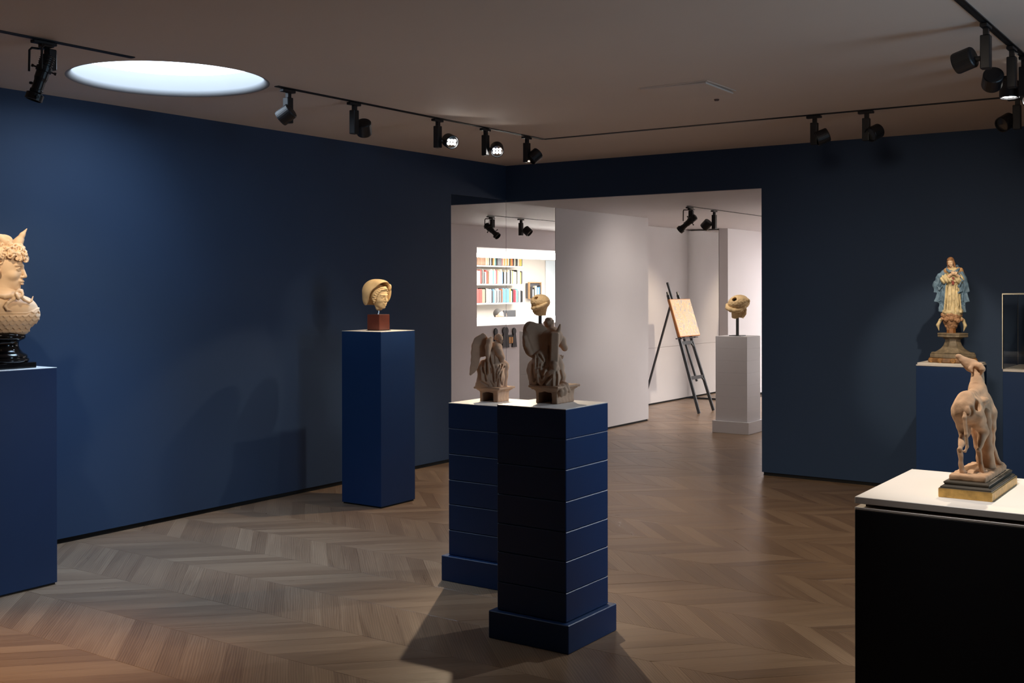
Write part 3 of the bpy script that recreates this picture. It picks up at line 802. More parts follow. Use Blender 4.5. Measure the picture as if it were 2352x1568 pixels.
# near-side wing lies over the temple: rounded feathers
s = SDF((-.17, -.17, .54), (.19, .17, .74), .0027)
s.frame(hd_t, hd_r, HU)
s.ell((.27, .22, 1.02), (.07, .27, .17), rot=rx(-16))
for j in range(6): s.cap((.325, -.02 + .085 * j, .93 + .03 * (j % 2)), (.30, .10 + .085 * j, 1.13), .035, .02, k=.02)
s.mesh('head_wing', m_marble, bust)
# knotted snake on the breast
s = SDF((-.16, -.24, .27), (.19, .10, .45), .0025)
sn = [(x, y, .0) for x, y in ()]
def zz_(l): return [z(x, y, d) for x, y, d in l]
s.tube(zz_([(-190, 930, -.05), (-60, 985, -.085), (60, 1010, -.105), (150, 1000, -.115), (205, 985, -.118)]), [.010, .011, .012, .012, .0125], k=.005)
s.tor(z(225, 975, -.118), .016, .0078, rx(70), k=.003); s.tor(z(205, 1005, -.122), .014, .0075, ry(70), k=.003)
s.tube(zz_([(205, 1000, -.12), (160, 1040, -.125), (95, 1085, -.128), (65, 1130, -.128), (90, 1170, -.128), (145, 1185, -.126)]), [.010, .0085, .008, .0075, .0065, .003], k=.004)
s.tube(zz_([(235, 1000, -.11), (290, 1050, -.102), (345, 1080, -.09), (372, 1060, -.085), (390, 1005, -.08)]), [.009, .008, .0065, .006, .0028], k=.004)
s.tube(zz_([(200, 950, -.115), (225, 925, -.11), (255, 930, -.10), (268, 970, -.10)]), [.007, .008, .008, .007], k=.004)
s.mesh('knotted_snake', m_marble, bust)

# ---- veiled head -------------------------------------------------
VV = YAW + R(6.83)
vh = thing('veiled_head', 'buff stone head of a veiled woman mounted on a red-brown wood block', 'head sculpture', (0.715, -2.653, 1.2445), VV)
bm = NB(); bx(bm, (-.064, -.064, 0), (.064, .064, .004), .001, rot=Matrix.Rotation(-VV, 3, 'Z')); obj('base_plate', bm, m_dsteel, vh)
bm = NB(); bx(bm, (-.0575, -.0575, .004), (.0575, .0575, .117), .002, rot=Matrix.Rotation(-VV, 3, 'Z')); obj('wood_block', bm, m_mahog, vh)
bm = NB(); tube(bm, [(.0, 0, .115), (.0, 0, .19)], .007, 12); tube(bm, [(-.004, 0, .115), (-.004, 0, .128)], .010, 12); obj('mount_rod', bm, m_steel, vh)
HV_ = .172; vt_, vr_ = (-.002, .0, .164), rz(46) @ rx(6)
s = SDF((-.12, -.12, .13), (.12, .12, .37), .0022)
s.frame(vt_, vr_, HV_); face(s, ears=False)
s.cap((0, .06, .25), (0, -.02, .01), .17, .13, k=.05); s.ell((.05, -.1, -.03), (.08, .07, .06), k=.04)
s.mesh('head', m_buff, vh)
s = SDF((-.12, -.12, .13), (.12, .12, .38), .0022)
s.frame(vt_, vr_, HV_)
rg = random.Random(3)
for q in (-1, 1):
    for j in range(9):
        t = j / 8; a = t * 1.75
        p = (q * (.03 + .30 * math.sin(a * .88)), -.33 + .26 * t, .83 - .50 * t * t - .02 * t)
        s.ell(p, (.065, .06, .05), rz(q * 40) @ ry(q * 30 * t), k=.02)
        s.ell((p[0] * 1.05, p[1] + .05, p[2] + .06), (.06, .06, .045), k=.02)
    s.ell((q * .315, -.05, .34), .05, k=.02); s.ell((q * .325, -.03, .26), .038, k=.02)
s.bump(lambda P: .010 * np.sin(P[..., 2] * 75 + 9 * P[..., 0]), (0, 0, .6), .8, .03)
s.mesh('wavy_hair', m_buff, vh)
s = SDF((-.15, -.15, .12), (.14, .15, .41), .0022)
s.frame(vt_, vr_, HV_)
s.ell((0, .20, .66), (.50, .66, .54)); s.ell((0, -.10, .99), (.34, .34, .21), k=.12); s.ell((0, .46, .30), (.38, .32, .34), k=.15)
s.ell((0, .10, .64), (.43, .66, .47), k=.03, mode=-1); s.ell((0, -.25, .93), (.28, .40, .18), k=.08, mode=-1)
s.ell((0, .30, .2), (.30, .32, .32), k=.05, mode=-1)
def vcut(P):
    return np.maximum((-.33 + .86 * (1.14 - P[..., 2]) - .30 * np.maximum(0, .75 - P[..., 2])) - P[..., 1], .06 - P[..., 2] + .25 * np.maximum(0, .5 - P[..., 1]))
s.clip(vcut, (0, .1, .6), 1.2)
s.ell((.41, -.10, .60), (.045, .20, .36), ry(6), k=.03); s.ell((.37, -.20, .90), (.06, .12, .14), k=.06)
s.mesh('veil', m_buff, vh, smooth=2)

# ---- pierced head on the white pedestal ---------------------------
VP = YAW + R(-11.3)
ph = thing('pierced_head', 'buff stone head with a dark hole in its crown, above the white pedestal', 'head sculpture', (1.27, 2.54, 1.032), VP)
bm = NB(); bx(bm, (-.068, -.068, 0), (.068, .068, .008), .001, rot=Matrix.Rotation(-VP, 3, 'Z')); obj('base_plate', bm, m_dsteel, ph)
bm = NB(); bx(bm, (-.0155, -.0155, .008), (.0155, .0155, .215), .001); obj('mount_rod', bm, m_dsteel, ph)
z = zoomer(590, 1235, 2382)
s = SDF((-.15, -.15, .17), (.15, .16, .46), .0026)
s.ell(z(575, 400, .0), (.098, .125, .082), ry(-14)); s.ell(z(700, 360, .03), (.085, .11, .07), ry(15), k=.04)
s.cap(z(600, 745, .01), z(600, 560, .02), .064, .070, k=.02)
s.clip(lambda P: (.193 + .006 * np.sin(P[..., 0] * 60)) - P[..., 2], (0, 0, .3), .3)
s.cap(z(505, 272, -.11), z(545, 370, .02), .026, .026, k=.004, mode=-1)
s.bump(lambda P: .0022 * nz3(P, 130, 1.0), (0, 0, .32), .3, .01)
s.mesh('head', m_buff, ph)
bm = NB(); bmesh.ops.create_uvsphere(bm, u_segments=16, v_segments=8, radius=.0245); o = obj('dark_socket', bm, m_blackm, ph, z(535, 345, -.012), smooth=True)
s = SDF((-.15, -.15, .20), (.15, .16, .46), .0026)
rg = random.Random(8)
pts = [z(x, y, d) for x, y, d in ((335, 440, .02), (345, 515, -.045), (420, 560, -.085), (530, 585, -.10), (640, 570, -.085), (735, 500, -.055), (770, 440, .0))]
s.tube(pts, [.018, .022, .023, .024, .024, .024, .02], k=.015)
for i in range(60):
    t = rg.uniform(0, len(pts) - 1.01); a = int(t); f = t - a
    p = [pts[a][j] * (1 - f) + pts[a + 1][j] * f + rg.uniform(-.012, .012) for j in range(3)]
    s.ell(p, rg.uniform(.007, .013), k=.006)
s.mesh('rolled_hair', m_buff, ph)
s = SDF((-.05, -.15, .17), (.17, .16, .46), .0026)
for i in range(22): s.ell(z(rg.uniform(780, 880), rg.uniform(300, 440), rg.uniform(-.05, .05)), rg.uniform(.012, .020), k=.008)
s.tube([z(775, 470, -.03), z(785, 560, -.035), z(775, 660, -.035), z(755, 740, -.03)], [.018, .016, .017, .008], k=.008)
s.mesh('side_curls', m_buff, ph)

# ---- angels -------------------------------------------------------
def angel_base(t, cx, cy, w, d, hgt, sx0, sx1, sy0, sy1, vy, m):
    """hollow box with an arched opening facing -y (world), flared slab on top"""
    rot = Matrix.Rotation(-vy, 3, 'Z')
    s = SDF((-.14, -.14, -.01), (.14, .14, .105), .0024)
    s.frame(rot=np.array(rot))
    s.box((0, 0, hgt * .46), (w / 2, d / 2, hgt * .46), .002)
    for i in range(5):
        f = i / 4
        s.box(((sx1 - sx0) / 2 * f * f, (sy1 - sy0) / 2 * f * f, hgt * (.62 + .30 * f)), (w / 2 + (sx0 + sx1) / 2 * f * f, d / 2 + (sy0 + sy1) / 2 * f * f, hgt * .05), .001, k=.004)
    s.box(((sx1 - sx0) / 2, (sy1 - sy0) / 2, hgt * .96), (w / 2 + (sx0 + sx1) / 2, d / 2 + (sy0 + sy1) / 2, hgt * .05), .002, k=.003)
    ow = w * .31
    s.box((-w * .06, -d * .1, hgt * .30), (ow, d * .52, hgt * .32), .006, mode=-1)
    s.ell((-w * .06, -d * .1, hgt * .56), (ow, d * .52, hgt * .17), mode=-1)
    s.bump(lambda P: .0010 * nz3(P, 120, 2.0), (0, 0, .05), .2, .006)
    s.mesh('arched_base', m, t)
VM = YAW + R(-2.07)
fa = thing('angel_figure', 'larger terracotta kneeling angel with broad wings, seen from behind on the nearer block pedestal', 'statue', (3.424, -4.53, 1.0335), VM, 'terracotta angels')
angel_base(fa, 0, 0, .112, .146, .080, .025, .020, .025, .020, VM, m_terra2)
z = zoomer(592, 1456, 3494)
h = .0023
# robed body
s = SDF((-.14, -.13, .06), (.10, .13, .36), h)
s.ell(z(445, 1120, .0), (.060, .056, .045))
s.cap(z(430, 1080, .01), z(470, 700, .0), .070, .042, k=.03)
s.cap(z(470, 700, .0), z(490, 420, .0), .042, .046, k=.03)
s.cap(z(430, 420, .0), z(590, 410, .0), .034, .034, k=.03)                 # shoulders
s.tube([z(330, 700, -.03), z(310, 850, -.035), z(300, 1000, -.03), z(290, 1150, -.02)], [.022, .026, .028, .03], k=.02)
s.ell(z(260, 930, .03), (.030, .05, .040), k=.02); s.ell(z(225, 990, .03), (.016, .04, .028), k=.015); s.tube([z(245, 830, .02), z(215, 880, .03), z(200, 960, .02), z(225, 1080, .01), z(250, 1150, 0)], [.012, .012, .014, .012, .010], k=.012)
s.tube([z(560, 930, -.04), z(560, 1060, -.055), z(540, 1190, -.06)], [.03, .032, .03], k=.02)
s.tube([z(640, 760, .02), z(645, 900, .02), z(660, 1050, .0), z(680, 1150, -.0)], [.016, .024, .026, .020], k=.015)
for x0, y0, x1, y1, d in ((330, 900, 380, 1060, -.055), (380, 1060, 470, 960, -.065), (470, 960, 530, 1080, -.062), (300, 1100, 400, 1190, -.06), (400, 1190, 500, 1080, -.068), (590, 980, 570, 1180, -.065), (650, 950, 610, 1120, -.05), (350, 700, 400, 830, -.05), (280, 900, 270, 1100, -.045), (520, 1000, 470, 1180, -.07)):
    s.cap(z(x0, y0, d), z(x1, y1, d - .004), .0075, .010, k=.010)
for x0, y0, x1, y1, d in ((360, 960, 385, 1040, -.072), (420, 1140, 490, 1050, -.078), (500, 640, 510, 760, -.05)):
    s.cap(z(x0, y0, d), z(x1, y1, d), .006, .005, k=.008, mode=-1)
ZL = lambda L: [[z(x, y) for x, y in l] for l in L]
s.bump(lines_xz(ZL([[(500, 560), (505, 660)], [(335, 690), (405, 810), (430, 900)], [(290, 905), (400, 885)], [(340, 930), (385, 1050), (470, 950), (500, 900)], [(275, 1060), (345, 1200)], [(395, 1195), (465, 1085), (535, 1010)], [(595, 1190), (610, 1040), (600, 960)], [(245, 850), (240, 960), (265, 1100)], [(660, 1160), (690, 1060), (665, 950)], [(300, 760), (300, 880)], [(460, 720), (430, 840)]]), .0042, -.0062), (0, 0, .17), .3, .012)
s.bump(lines_xz(ZL([[(370, 840), (365, 920)], [(440, 870), (420, 990), (400, 1090)], [(535, 1050), (440, 1150)], [(310, 1000), (320, 1120)], [(275, 700), (280, 820)], [(560, 1010), (560, 1180)], [(640, 1000), (640, 1180)], [(380, 700), (440, 800)]]), .0038, .0048), (0, 0, .17), .3, .012)
s.mesh('robed_body', m_terra2, fa)
# head
s = SDF((-.08, -.07, .31), (.05, .07, .40), .0018)
s.frame(z(505, 330, .0), rz(150), .056); face(s, lids=False, k=.03)
s.cap((0, .06, .2), (0, .08, -.3), .2, .22, k=.08)
s.frame()
s.ell(z(497, 205, -.002), (.0235, .026, .0235), k=.006)
for i in range(40):
    a = rg.uniform(0, 2 * PI); b = rg.uniform(-.2, 1.3)
    c = z(497, 205, -.002); s.ell((c[0] + .0225 * math.cos(a) * math.cos(b), c[1] + .024 * math.sin(a) * math.cos(b), c[2] + .0225 * math.sin(b)), .0048, k=.003)
s.mesh('head', m_terra2, fa)
# wings: broad left one flat to us, right one edge-on
s = SDF((-.17, -.10, .15), (.02, .04, .43), h)
s.ell(z(285, 470, -.036), (.058, .008, .078), ry(18)); s.ell(z(215, 340, -.040), (.036, .008, .050), ry(-12), k=.012)
s.tube([z(470, 470, -.03), z(380, 360, -.034), z(290, 290, -.042), z(230, 240, -.046), z(170, 290, -.048)], [.014, .010, .009, .008, .007], k=.012)
s.ell(z(330, 620, -.03), (.035, .009, .050), ry(-25), k=.015); s.ell(z(430, 520, -.03), (.04, .011, .055), k=.02)
s.tube([z(110, 420, -.044), z(140, 540, -.04), z(200, 670, -.034), z(270, 740, -.03)], [.006, .008, .008, .005], k=.012)
s.clip(lambda P: np.abs(P[..., 1] + .036 - .15 * (P[..., 0] + .088)) - .0075, (-.08, -.03, .29), .2)
s.mesh('wing', m_terra2, fa)
s = SDF((-.06, -.14, .10), (.07, .06, .40), h)
s.box(z(580, 600, -.050), (.0185, .022, .075), .006, rx(7) @ ry(2), k=.0)
s.cap(z(598, 480, -.045), z(672, 225, -.05), .0205, .0045, k=.012)
s.cap(z(575, 850, -.062), z(590, 1010, -.066), .0175, .005, k=.006)
s.mesh('wing', m_terra2, fa)
# raised right arm, hand, drapery over the slab edge
s = SDF((.0, -.08, .0), (.10, .10, .34), h)
s.tube([z(610, 420, .01), z(690, 480, .025), z(745, 610, .035)], [.022, .019, .013], k=.01)
s.tube([z(745, 600, .035), z(690, 560, .055), z(640, 520, .065)], [.013, .011, .008], k=.008)
s.mesh('arm', m_terra2, fa)
s = SDF((.0, -.08, .12), (.09, .10, .24), .0018)
s.tube([z(640, 780, .02), z(680, 755, .025)], [.010, .008], k=.006); s.ell(z(690, 750, .025), (.010, .006, .009), k=.004)
for j in range(4): s.cap(z(692, 745 + 9 * j, .02 + .004 * j), z(722 - 5 * j, 728 + 16 * j, .02 + .005 * j), .0035, .0025, k=.002)
s.cap(z(680, 735, .02), z(690, 715, .018), .0035, .0028, k=.002)
s.mesh('hand', m_terra2, fa)
s = SDF((.0, -.16, .0), (.10, .08, .14), h)
s.ell(z(690, 1190, -.045), (.030, .03, .012)); s.tube([z(700, 1140, -.03), z(760, 1180, -.045), z(800, 1250, -.055)], [.012, .012, .008], k=.01)
s.tube([z(640, 1200, -.075), z(680, 1260, -.088), z(690, 1330, -.085)], [.012, .011, .006], k=.01); s.tube([z(700, 1190, -.06), z(740, 1250, -.072), z(745, 1310, -.07)], [.012, .011, .006], k=.01)
s.tube([z(730, 1180, -.05), z(790, 1230, -.06), z(815, 1270, -.055)], [.008, .007, .005], k=.008); s.ell(z(690, 1260, -.078), (.022, .008, .020), k=.01)
s.mesh('trailing_drapery', m_terra2, fa)

VK = YAW + R(0.84)
ba = thing('angel_figure', 'smaller terracotta kneeling angel with one long drooping wing, on the rear block pedestal', 'statue', (2.632, -3.892, 0.942), VK, 'terracotta angels')
angel_base(ba, 0, 0, .118, .106, .078, .025, .026, .022, .022, VK, m_terra2)
z = zoomer(553, 1490, 3536)
s = SDF((-.14, -.10, .06), (.10, .12, .32), h)
s.ell(z(450, 1180, .0), (.060, .052, .035)); s.cap(z(430, 1130, .0), z(500, 800, .0), .052, .036, k=.03)
s.cap(z(500, 800, .0), z(565, 480, .0), .036, .034, k=.03)
s.ell(z(600, 470, .0), (.026, .042, .026), k=.02)
s.tube([z(340, 760, -.02), z(310, 880, -.02), z(330, 1050, -.02), z(270, 1200, -.01)], [.018, .022, .024, .022], k=.02)
s.tube([z(240, 1190, .0), z(215, 1215, .0)], [.018, .010], k=.01)
s.tube([z(560, 900, .02), z(680, 780, .02), z(750, 830, .02), z(745, 1000, .02), z(735, 1215, .015)], [.036, .022, .020, .016, .018], k=.02)
s.tube([z(620, 900, -.02), z(640, 1050, -.025), z(610, 1210, -.02)], [.030, .026, .028], k=.02)
for l in (((470, 560), (500, 720), (545, 880), (560, 1120)), ((420, 700), (440, 900), (420, 1100)), ((380, 750), (360, 920), (380, 1060)), ((520, 740), (540, 820), (600, 760)), ((640, 760), (610, 900), (600, 1000)), ((690, 790), (660, 900), (640, 1020)), ((735, 800), (700, 900), (690, 1150)), ((560, 1000), (520, 1100), (460, 1150)), ((660, 1060), (670, 1150), (650, 1230))):
    s.tube([z(x, y, -.040 + (x - 450) / 9000) for x, y in l], [.006, .0065, .0075, .008][:len(l)], k=.008)
for l in (((470, 800), (480, 900)), ((540, 620), (545, 680)), ((350, 900), (380, 1050))):
    s.tube([z(x, y, -.052) for x, y in l], [.006, .005], k=.006, mode=-1)
ZL = lambda L: [[z(x, y) for x, y in l] for l in L]
s.bump(lines_xz(ZL([[(450, 560), (470, 720), (510, 860), (535, 1100)], [(400, 700), (400, 900), (380, 1080)], [(330, 850), (370, 960), (390, 1090)], [(470, 860), (485, 940)], [(600, 870), (580, 960), (575, 1100)], [(645, 820), (620, 950)], [(690, 790), (645, 930)], [(735, 830), (685, 900), (660, 1000)], [(655, 1060), (690, 1180)], [(540, 610), (550, 700), (545, 760)], [(300, 1100), (430, 1180)], [(470, 1100), (520, 1190)], [(615, 1060), (600, 1200)]]), .0040, -.0058), (0, 0, .16), .3, .012)
s.bump(lines_xz(ZL([[(475, 560), (495, 700), (540, 850), (560, 1000), (560, 1130)], [(430, 760), (450, 950)], [(365, 880), (410, 1050)], [(670, 800), (620, 900)], [(720, 800), (700, 860)], [(690, 960), (670, 1120)], [(300, 900), (310, 1080)]]), .0034, .0046), (0, 0, .16), .3, .012)
s.mesh('robed_body', m_terra2, ba)
s = SDF((-.03, -.06, .28), (.07, .07, .38), .0017)
s.frame(z(625, 405, .0), rz(62) @ rx(14), .054); face(s, lids=False)
s.cap((0, .06, .2), (-.02, .10, -.3), .18, .2, k=.08)
s.ell((0, .12, .66), (.37, .42, .37), k=.04); s.ell((0, .48, .42), (.14, .14, .12), k=.06)
s.bump(lambda P: .018 * np.sin(P[..., 2] * 40 + 10 * P[..., 0]) * (P[..., 1] > -.05), (0, .1, .6), .7, .05)
s.mesh('head', m_terra2, ba)
s = SDF((-.16, -.09, .10), (.0, .03, .40), h)
s.ell(z(275, 430, -.030), (.036, .010, .052), ry(14)); s.tube([z(340, 230, -.035), z(370, 300, -.033), z(410, 420, -.03), z(430, 560, -.026)], [.008, .011, .014, .016], k=.02)
s.tube([z(330, 250, -.035), z(230, 330, -.036), z(180, 430, -.038), z(165, 560, -.040), z(160, 700, -.042), z(150, 840, -.044), z(100, 970, -.046)], [.010, .012, .010, .010, .010, .010, .005], k=.02)
s.ell(z(215, 640, -.040), (.018, .009, .060), ry(8), k=.02); s.ell(z(180, 820, -.043), (.013, .008, .036), ry(22), k=.02); s.ell(z(330, 540, -.03), (.030, .010, .026), k=.02)
s.clip(lambda P: np.abs(P[..., 1] + .032 - .2 * (P[..., 0] + .0786)) - .0075, (-.08, -.03, .25), .2)
s.mesh('wing', m_terra2, ba)
s = SDF((-.07, -.10, .16), (.02, .03, .36), h)
s.tube([z(490, 285, -.045), z(450, 330, -.05), z(425, 450, -.055), z(425, 600, -.058), z(440, 760, -.056)], [.008, .012, .013, .011, .004], k=.01)
s.tube([z(490, 300, -.04), z(470, 420, -.045), z(460, 560, -.05)], [.008, .010, .006], k=.01)
s.mesh('wing', m_terra2, ba)
s = SDF((-.01, -.06, .18), (.07, .08, .31), h)
s.tube([z(590, 480, -.02), z(640, 560, -.024), z(690, 640, -.02)], [.024, .021, .017], k=.01); s.ell(z(650, 590, -.022), (.021, .022, .012), ry(30), k=.01)
s.tube([z(695, 660, -.02), z(690, 705, -.015), z(625, 650, .01), z(580, 600, .025)], [.014, .012, .010, .008], k=.008)
s.mesh('arm', m_terra2, ba)

# ---- painted saint figure -----------------------------------------
VS = YAW + R(-21.36)
sv = thing('saint_figure', 'painted female saint in blue mantle and cream dress by the back wall', 'statue', (4.281, -0.83, 1.0435), VS)
mk = 338.2
def q(px, py, d=0.0): return ((px - 2186.5) / mk, d, (831 - py) / mk)
m_sbase = mat('aged_grey_gilt_wood', (0.20, 0.16, 0.11), 0.6, var=0.35, scale=30)
m_sdark = mat('aged_brown_gilt', (0.20, 0.10, 0.04), 0.55, var=0.4, scale=30)
m_cream = mat('cream_gilt_dress', (0.60, 0.50, 0.30), 0.5, var=0.18, scale=40)
m_mantle = mat('faded_blue_mantle', (0.115, 0.20, 0.30), 0.6, var=0.3, scale=25)
m_flesh = mat('painted_flesh', (0.70, 0.50, 0.34), 0.5, var=0.05)
m_hair = mat('painted_brown_hair', (0.30, 0.15, 0.07), 0.6, var=0.2, scale=50)
m_red = mat('painted_red_sash', (0.22, 0.035, 0.025), 0.6)
m_cherub = mat('cherub_carving', (0.36, 0.20, 0.11), 0.6, var=0.25, scale=60)
rot8 = PI / 8
bm = NB(); lathe(bm, [(.165, .0), (.170, .006), (.168, .020), (.160, .030)], 8, ph=rot8, sy=.8); o = obj('lower_tier', bm, m_sdark, sv)
for k in range(5):
    s = SDF((-.03, -.03, -.005), (.03, .03, .04), .0022); s.tor((0, 0, .014), .010, .006, rx(90)); s.ell((0, 0, .014), (.008, .008, .006)); s.ell((0, .012, .012), (.022, .01, .014), k=.01)
    a = (-150, -120, -90, -60, -30)[k]
    s.mesh('gilt_scroll', mat('dull_gilt', (.34, .17, .05), .5, var=.3, scale=60), sv, (.158 * math.cos(R(a)), .13 * math.sin(R(a)), 0))
bm = NB(); lathe(bm, [(.150, .030), (.156, .034), (.156, .052), (.148, .056), (.150, .062), (.140, .066)], 8, ph=rot8, sy=.8); obj('upper_tier', bm, m_sbase, sv)
bm = NB(); lathe(bm, [(.124, .066), (.108, .074), (.082, .092), (.063, .114), (.053, .140), (.052, .156), (.064, .160), (.070, .170)], 8, ph=rot8); obj('concave_stem', bm, m_sbase, sv)
bm = NB(); lathe(bm, [(.096, .170), (.104, .174), (.104, .184), (.098, .187), (.105, .190), (.105, .196), (.09, .198)], 8, ph=rot8); obj('top_slab', bm, m_sbase, sv)
bm = NB(); lathe(bm, [(.031, .196), (.031, .226), (.034, .230)], 8, ph=rot8); o = obj('neck_block', bm, mat('brown_neck', (0.26, 0.11, 0.035), .5, var=.3, scale=30), sv, (-.010, 0, 0))
s = SDF((-.11, -.09, .21), (.09, .08, .37), .0022)
s.cap(q(2182, 753), q(2184, 728), .030, .055); s.ell(q(2185, 724), (.064, .055, .028), k=.02)
for i in range(70):
    a = rg.uniform(0, 2 * PI); t = rg.random(); r_ = .030 + .034 * t
    c = (-.010 + r_ * math.cos(a), r_ * .9 * math.sin(a), .235 + .095 * t)
    s.ell(c, rg.uniform(.006, .012), k=.005)
for px, py in ((2172, 733), (2184, 731), (2198, 735)):
    c = q(px, py, -.055); s.ell(c, (.015, .015, .017), k=.003); s.ell((c[0], c[1] - .014, c[2] - .001), .004, k=.003)
    for sg in (-1, 1): s.ell((c[0] + sg * .005, c[1] - .013, c[2] + .004), .0035, k=.002, mode=-1); s.ell((c[0] + sg * .024, c[1] + .004, c[2] + .006), (.014, .005, .008), ry(-sg * 35), k=.004)
s.mesh('cherub_cloud', m_cherub, sv)
for sg, l in ((-1, ((2168, 727), (2160, 735), (2154.5, 746), (2157, 759))), (1, ((2203, 727), (2209, 735), (2213, 747), (2209.5, 760)))):
    s = SDF((-.12, -.04, .19), (.12, .04, .34), .002); s.tube([q(x, y, -.01) for x, y in l], [.006, .011, .011, .002], k=.005); s.mesh('crescent_horn', m_cream, sv)
# dress
s = SDF((-.09, -.08, .29), (.09, .08, .66), .0024)
s.cap(q(2186, 722), q(2185.5, 680), .058, .050); s.cap(q(2185.5, 680), q(2187, 645), .050, .036, k=.02); s.cap(q(2187, 645), q(2187, 626), .036, .040, k=.02)
s.ell(q(2188, 623), (.050, .033, .022), k=.02)
s.ell(q(2174, 716, -.02), (.03, .035, .02), k=.02); s.ell(q(2199, 714, -.02), (.03, .035, .02), k=.02)
s.ell(q(2178, 685, -.035), (.016, .02, .06), k=.02); s.ell(q(2197, 690, -.028), (.018, .02, .05), k=.02)
for i, (x0, x1) in enumerate(((2173, 2169), (2178, 2175), (2183, 2182), (2189, 2190), (2194, 2196), (2199, 2204))):
    s.cap(q(x0, 655, -.035), q(x1, 716, -.052), .0045, .0075, k=.007)
QL = lambda L: [[q(x, y) for x, y in l] for l in L]
s.bump(lines_xz(QL([[(2176, 652), (2173, 690), (2170, 715)], [(2186, 655), (2186, 690), (2182, 712)], [(2194, 655), (2193, 680), (2198, 700)], [(2180, 680), (2178, 712)], [(2190, 690), (2192, 716)], [(2200, 670), (2202, 712)]]), .0045, -.0055), (0, 0, .45), .3, .012)
s.bump(lambda P: .0004 * np.sin(P[..., 0] * 300 + 7 * np.sin(P[..., 2] * 31) + 3 * np.sin(P[..., 2] * 77)), (0, 0, .45), .3, .01)
s.mesh('dress', m_cream, sv)
s = SDF((-.09, -.10, .53), (.09, .06, .64), .0022)
for pts_ in (((2170, 630, 0), (2168.5, 641, -.02), (2180, 643, -.05)), ((2201, 630, 0), (2201, 641, -.02), (2195, 643, -.045))):
    s.tube([q(*p) for p in pts_], [.022, .026, .017], k=.02)
s.bump(lambda P: .003 * np.sin(P[..., 0] * 260 + P[..., 2] * 160), (0, 0, .58), .2, .01)
s.mesh('sleeves', m_cream, sv)
# mantle
s = SDF((-.13, -.07, .30), (.12, .10, .66), .0024)
for l, rr2, d in ((((2171, 622), (2160, 636), (2152, 655), (2156, 668)), (.018, .024, .026, .018), -.01), (((2159, 660), (2163, 680), (2155, 692)), (.020, .022, .010), .0), (((2166, 655), (2166, 690), (2162, 715)), (.020, .024, .012), .005),
               (((2203, 622), (2208, 640), (2212, 655), (2218, 668)), (.020, .024, .022, .008), -.01), (((2205, 650), (2209, 672), (2216, 693)), (.022, .024, .010), .0), (((2203, 660), (2205, 692), (2212, 716)), (.020, .022, .008), .005)):
    s.tube([q(x, y, d) for x, y in l], list(rr2), k=.014)
for (px_, py_, a_, w_) in ((2155, 684, 18, .018), (2162, 706, 8, .017), (2214, 684, -18, .019), (2209, 707, -8, .016), (2153, 662, 14, .016), (2215, 661, -14, .017)):
    s.box(q(px_, py_, .0), (w_, .026, .030), .004, ry(a_), k=.008)
s.tube([q(2174, 618, -.03), q(2180, 623, -.05), q(2188, 625, -.056), q(2196, 622, -.05), q(2200, 617, -.03)], [.008, .009, .009, .009, .008], k=.006)
s.ell(q(2187, 660, .045), (.075, .028, .17), k=.02); s.ell(q(2187, 622, .02), (.062, .03, .025), k=.02)
for l, d in ((((2200, 629), (2206, 645), (2200, 660)), -.045), (((2168, 655), (2160, 672), (2158, 690)), -.028), (((2172, 650), (2168, 680), (2167, 700)), -.03), (((2198, 655), (2206, 668), (2198, 672)), -.04), (((2210, 660), (2205, 690), (2210, 700)), -.03), (((2152, 650), (2158, 664), (2166, 655)), -.04)):
    s.tube([q(x, y, d) for x, y in l], [.006, .008, .005], k=.006)
s.bump(lines_xz(QL([[(2163, 636), (2158, 652), (2163, 664)], [(2170, 648), (2162, 668), (2158, 688)], [(2166, 668), (2165, 700)], [(2203, 634), (2207, 650), (2200, 662)], [(2209, 652), (2207, 672), (2214, 690)], [(2202, 670), (2206, 700)], [(2155, 655), (2160, 668)], [(2161, 692), (2163, 712)], [(2209, 692), (2207, 712)]]), .005, -.0045), (0, 0, .48), .3, .014)
s.bump(lambda P: .0014 * np.sin(P[..., 0] * 200 + P[..., 2] * 40 + 3 * np.sin(P[..., 2] * 33)), (0, 0, .48), .3, .012)
s.mesh('mantle', m_mantle, sv)
s = SDF((-.08, -.08, .58), (.09, .06, .66), .0022)
s.tube([q(2166, 628, -.01), q(2173, 620, -.02), q(2180, 616, -.02)], [.012, .014, .008], k=.01); s.tube([q(2197, 616, -.02), q(2203, 620, -.015), q(2208, 630, -.01)], [.010, .016, .014], k=.01)
s.mesh('shoulder_cloth', mat('ochre_lining', (0.46, 0.27, 0.13), .6, var=.25, scale=40), sv)
bm = NB(); bx(bm, (-.006, -.056, .525), (.010, -.045, .577), .002); obj('sash', bm, m_red, sv)
s = SDF((-.06, -.08, .62), (.06, .06, .74), .0016)
s.frame(q(2184, 611.5, -.012), rz(-14) @ rx(12) @ ry(-8), .060); face(s, lids=False, ears=False)
s.cap((0, .06, .25), (.05, .06, -.32), .17, .19, k=.06)
s.mesh('head', m_flesh, sv)
s = SDF((-.07, -.08, .60), (.07, .07, .74), .0018)
s.frame(q(2184, 611.5, -.012), rz(-14) @ rx(12) @ ry(-8), .060)
s.ell((0, .13, .66), (.39, .43, .42)); s.ell((0, -.02, .84), (.33, .36, .2), k=.05)
for sg in (-1, 1): s.tube([(sg * .33, .0, .6), (sg * .36, .06, .3), (sg * .34, .06, 0), (sg * .42, .0, -.2)], [.09, .10, .10, .05], k=.05)
s.ell((0, -.42, .42), (.27, .32, .40), k=.03, mode=-1)
s.mesh('hair', m_hair, sv)
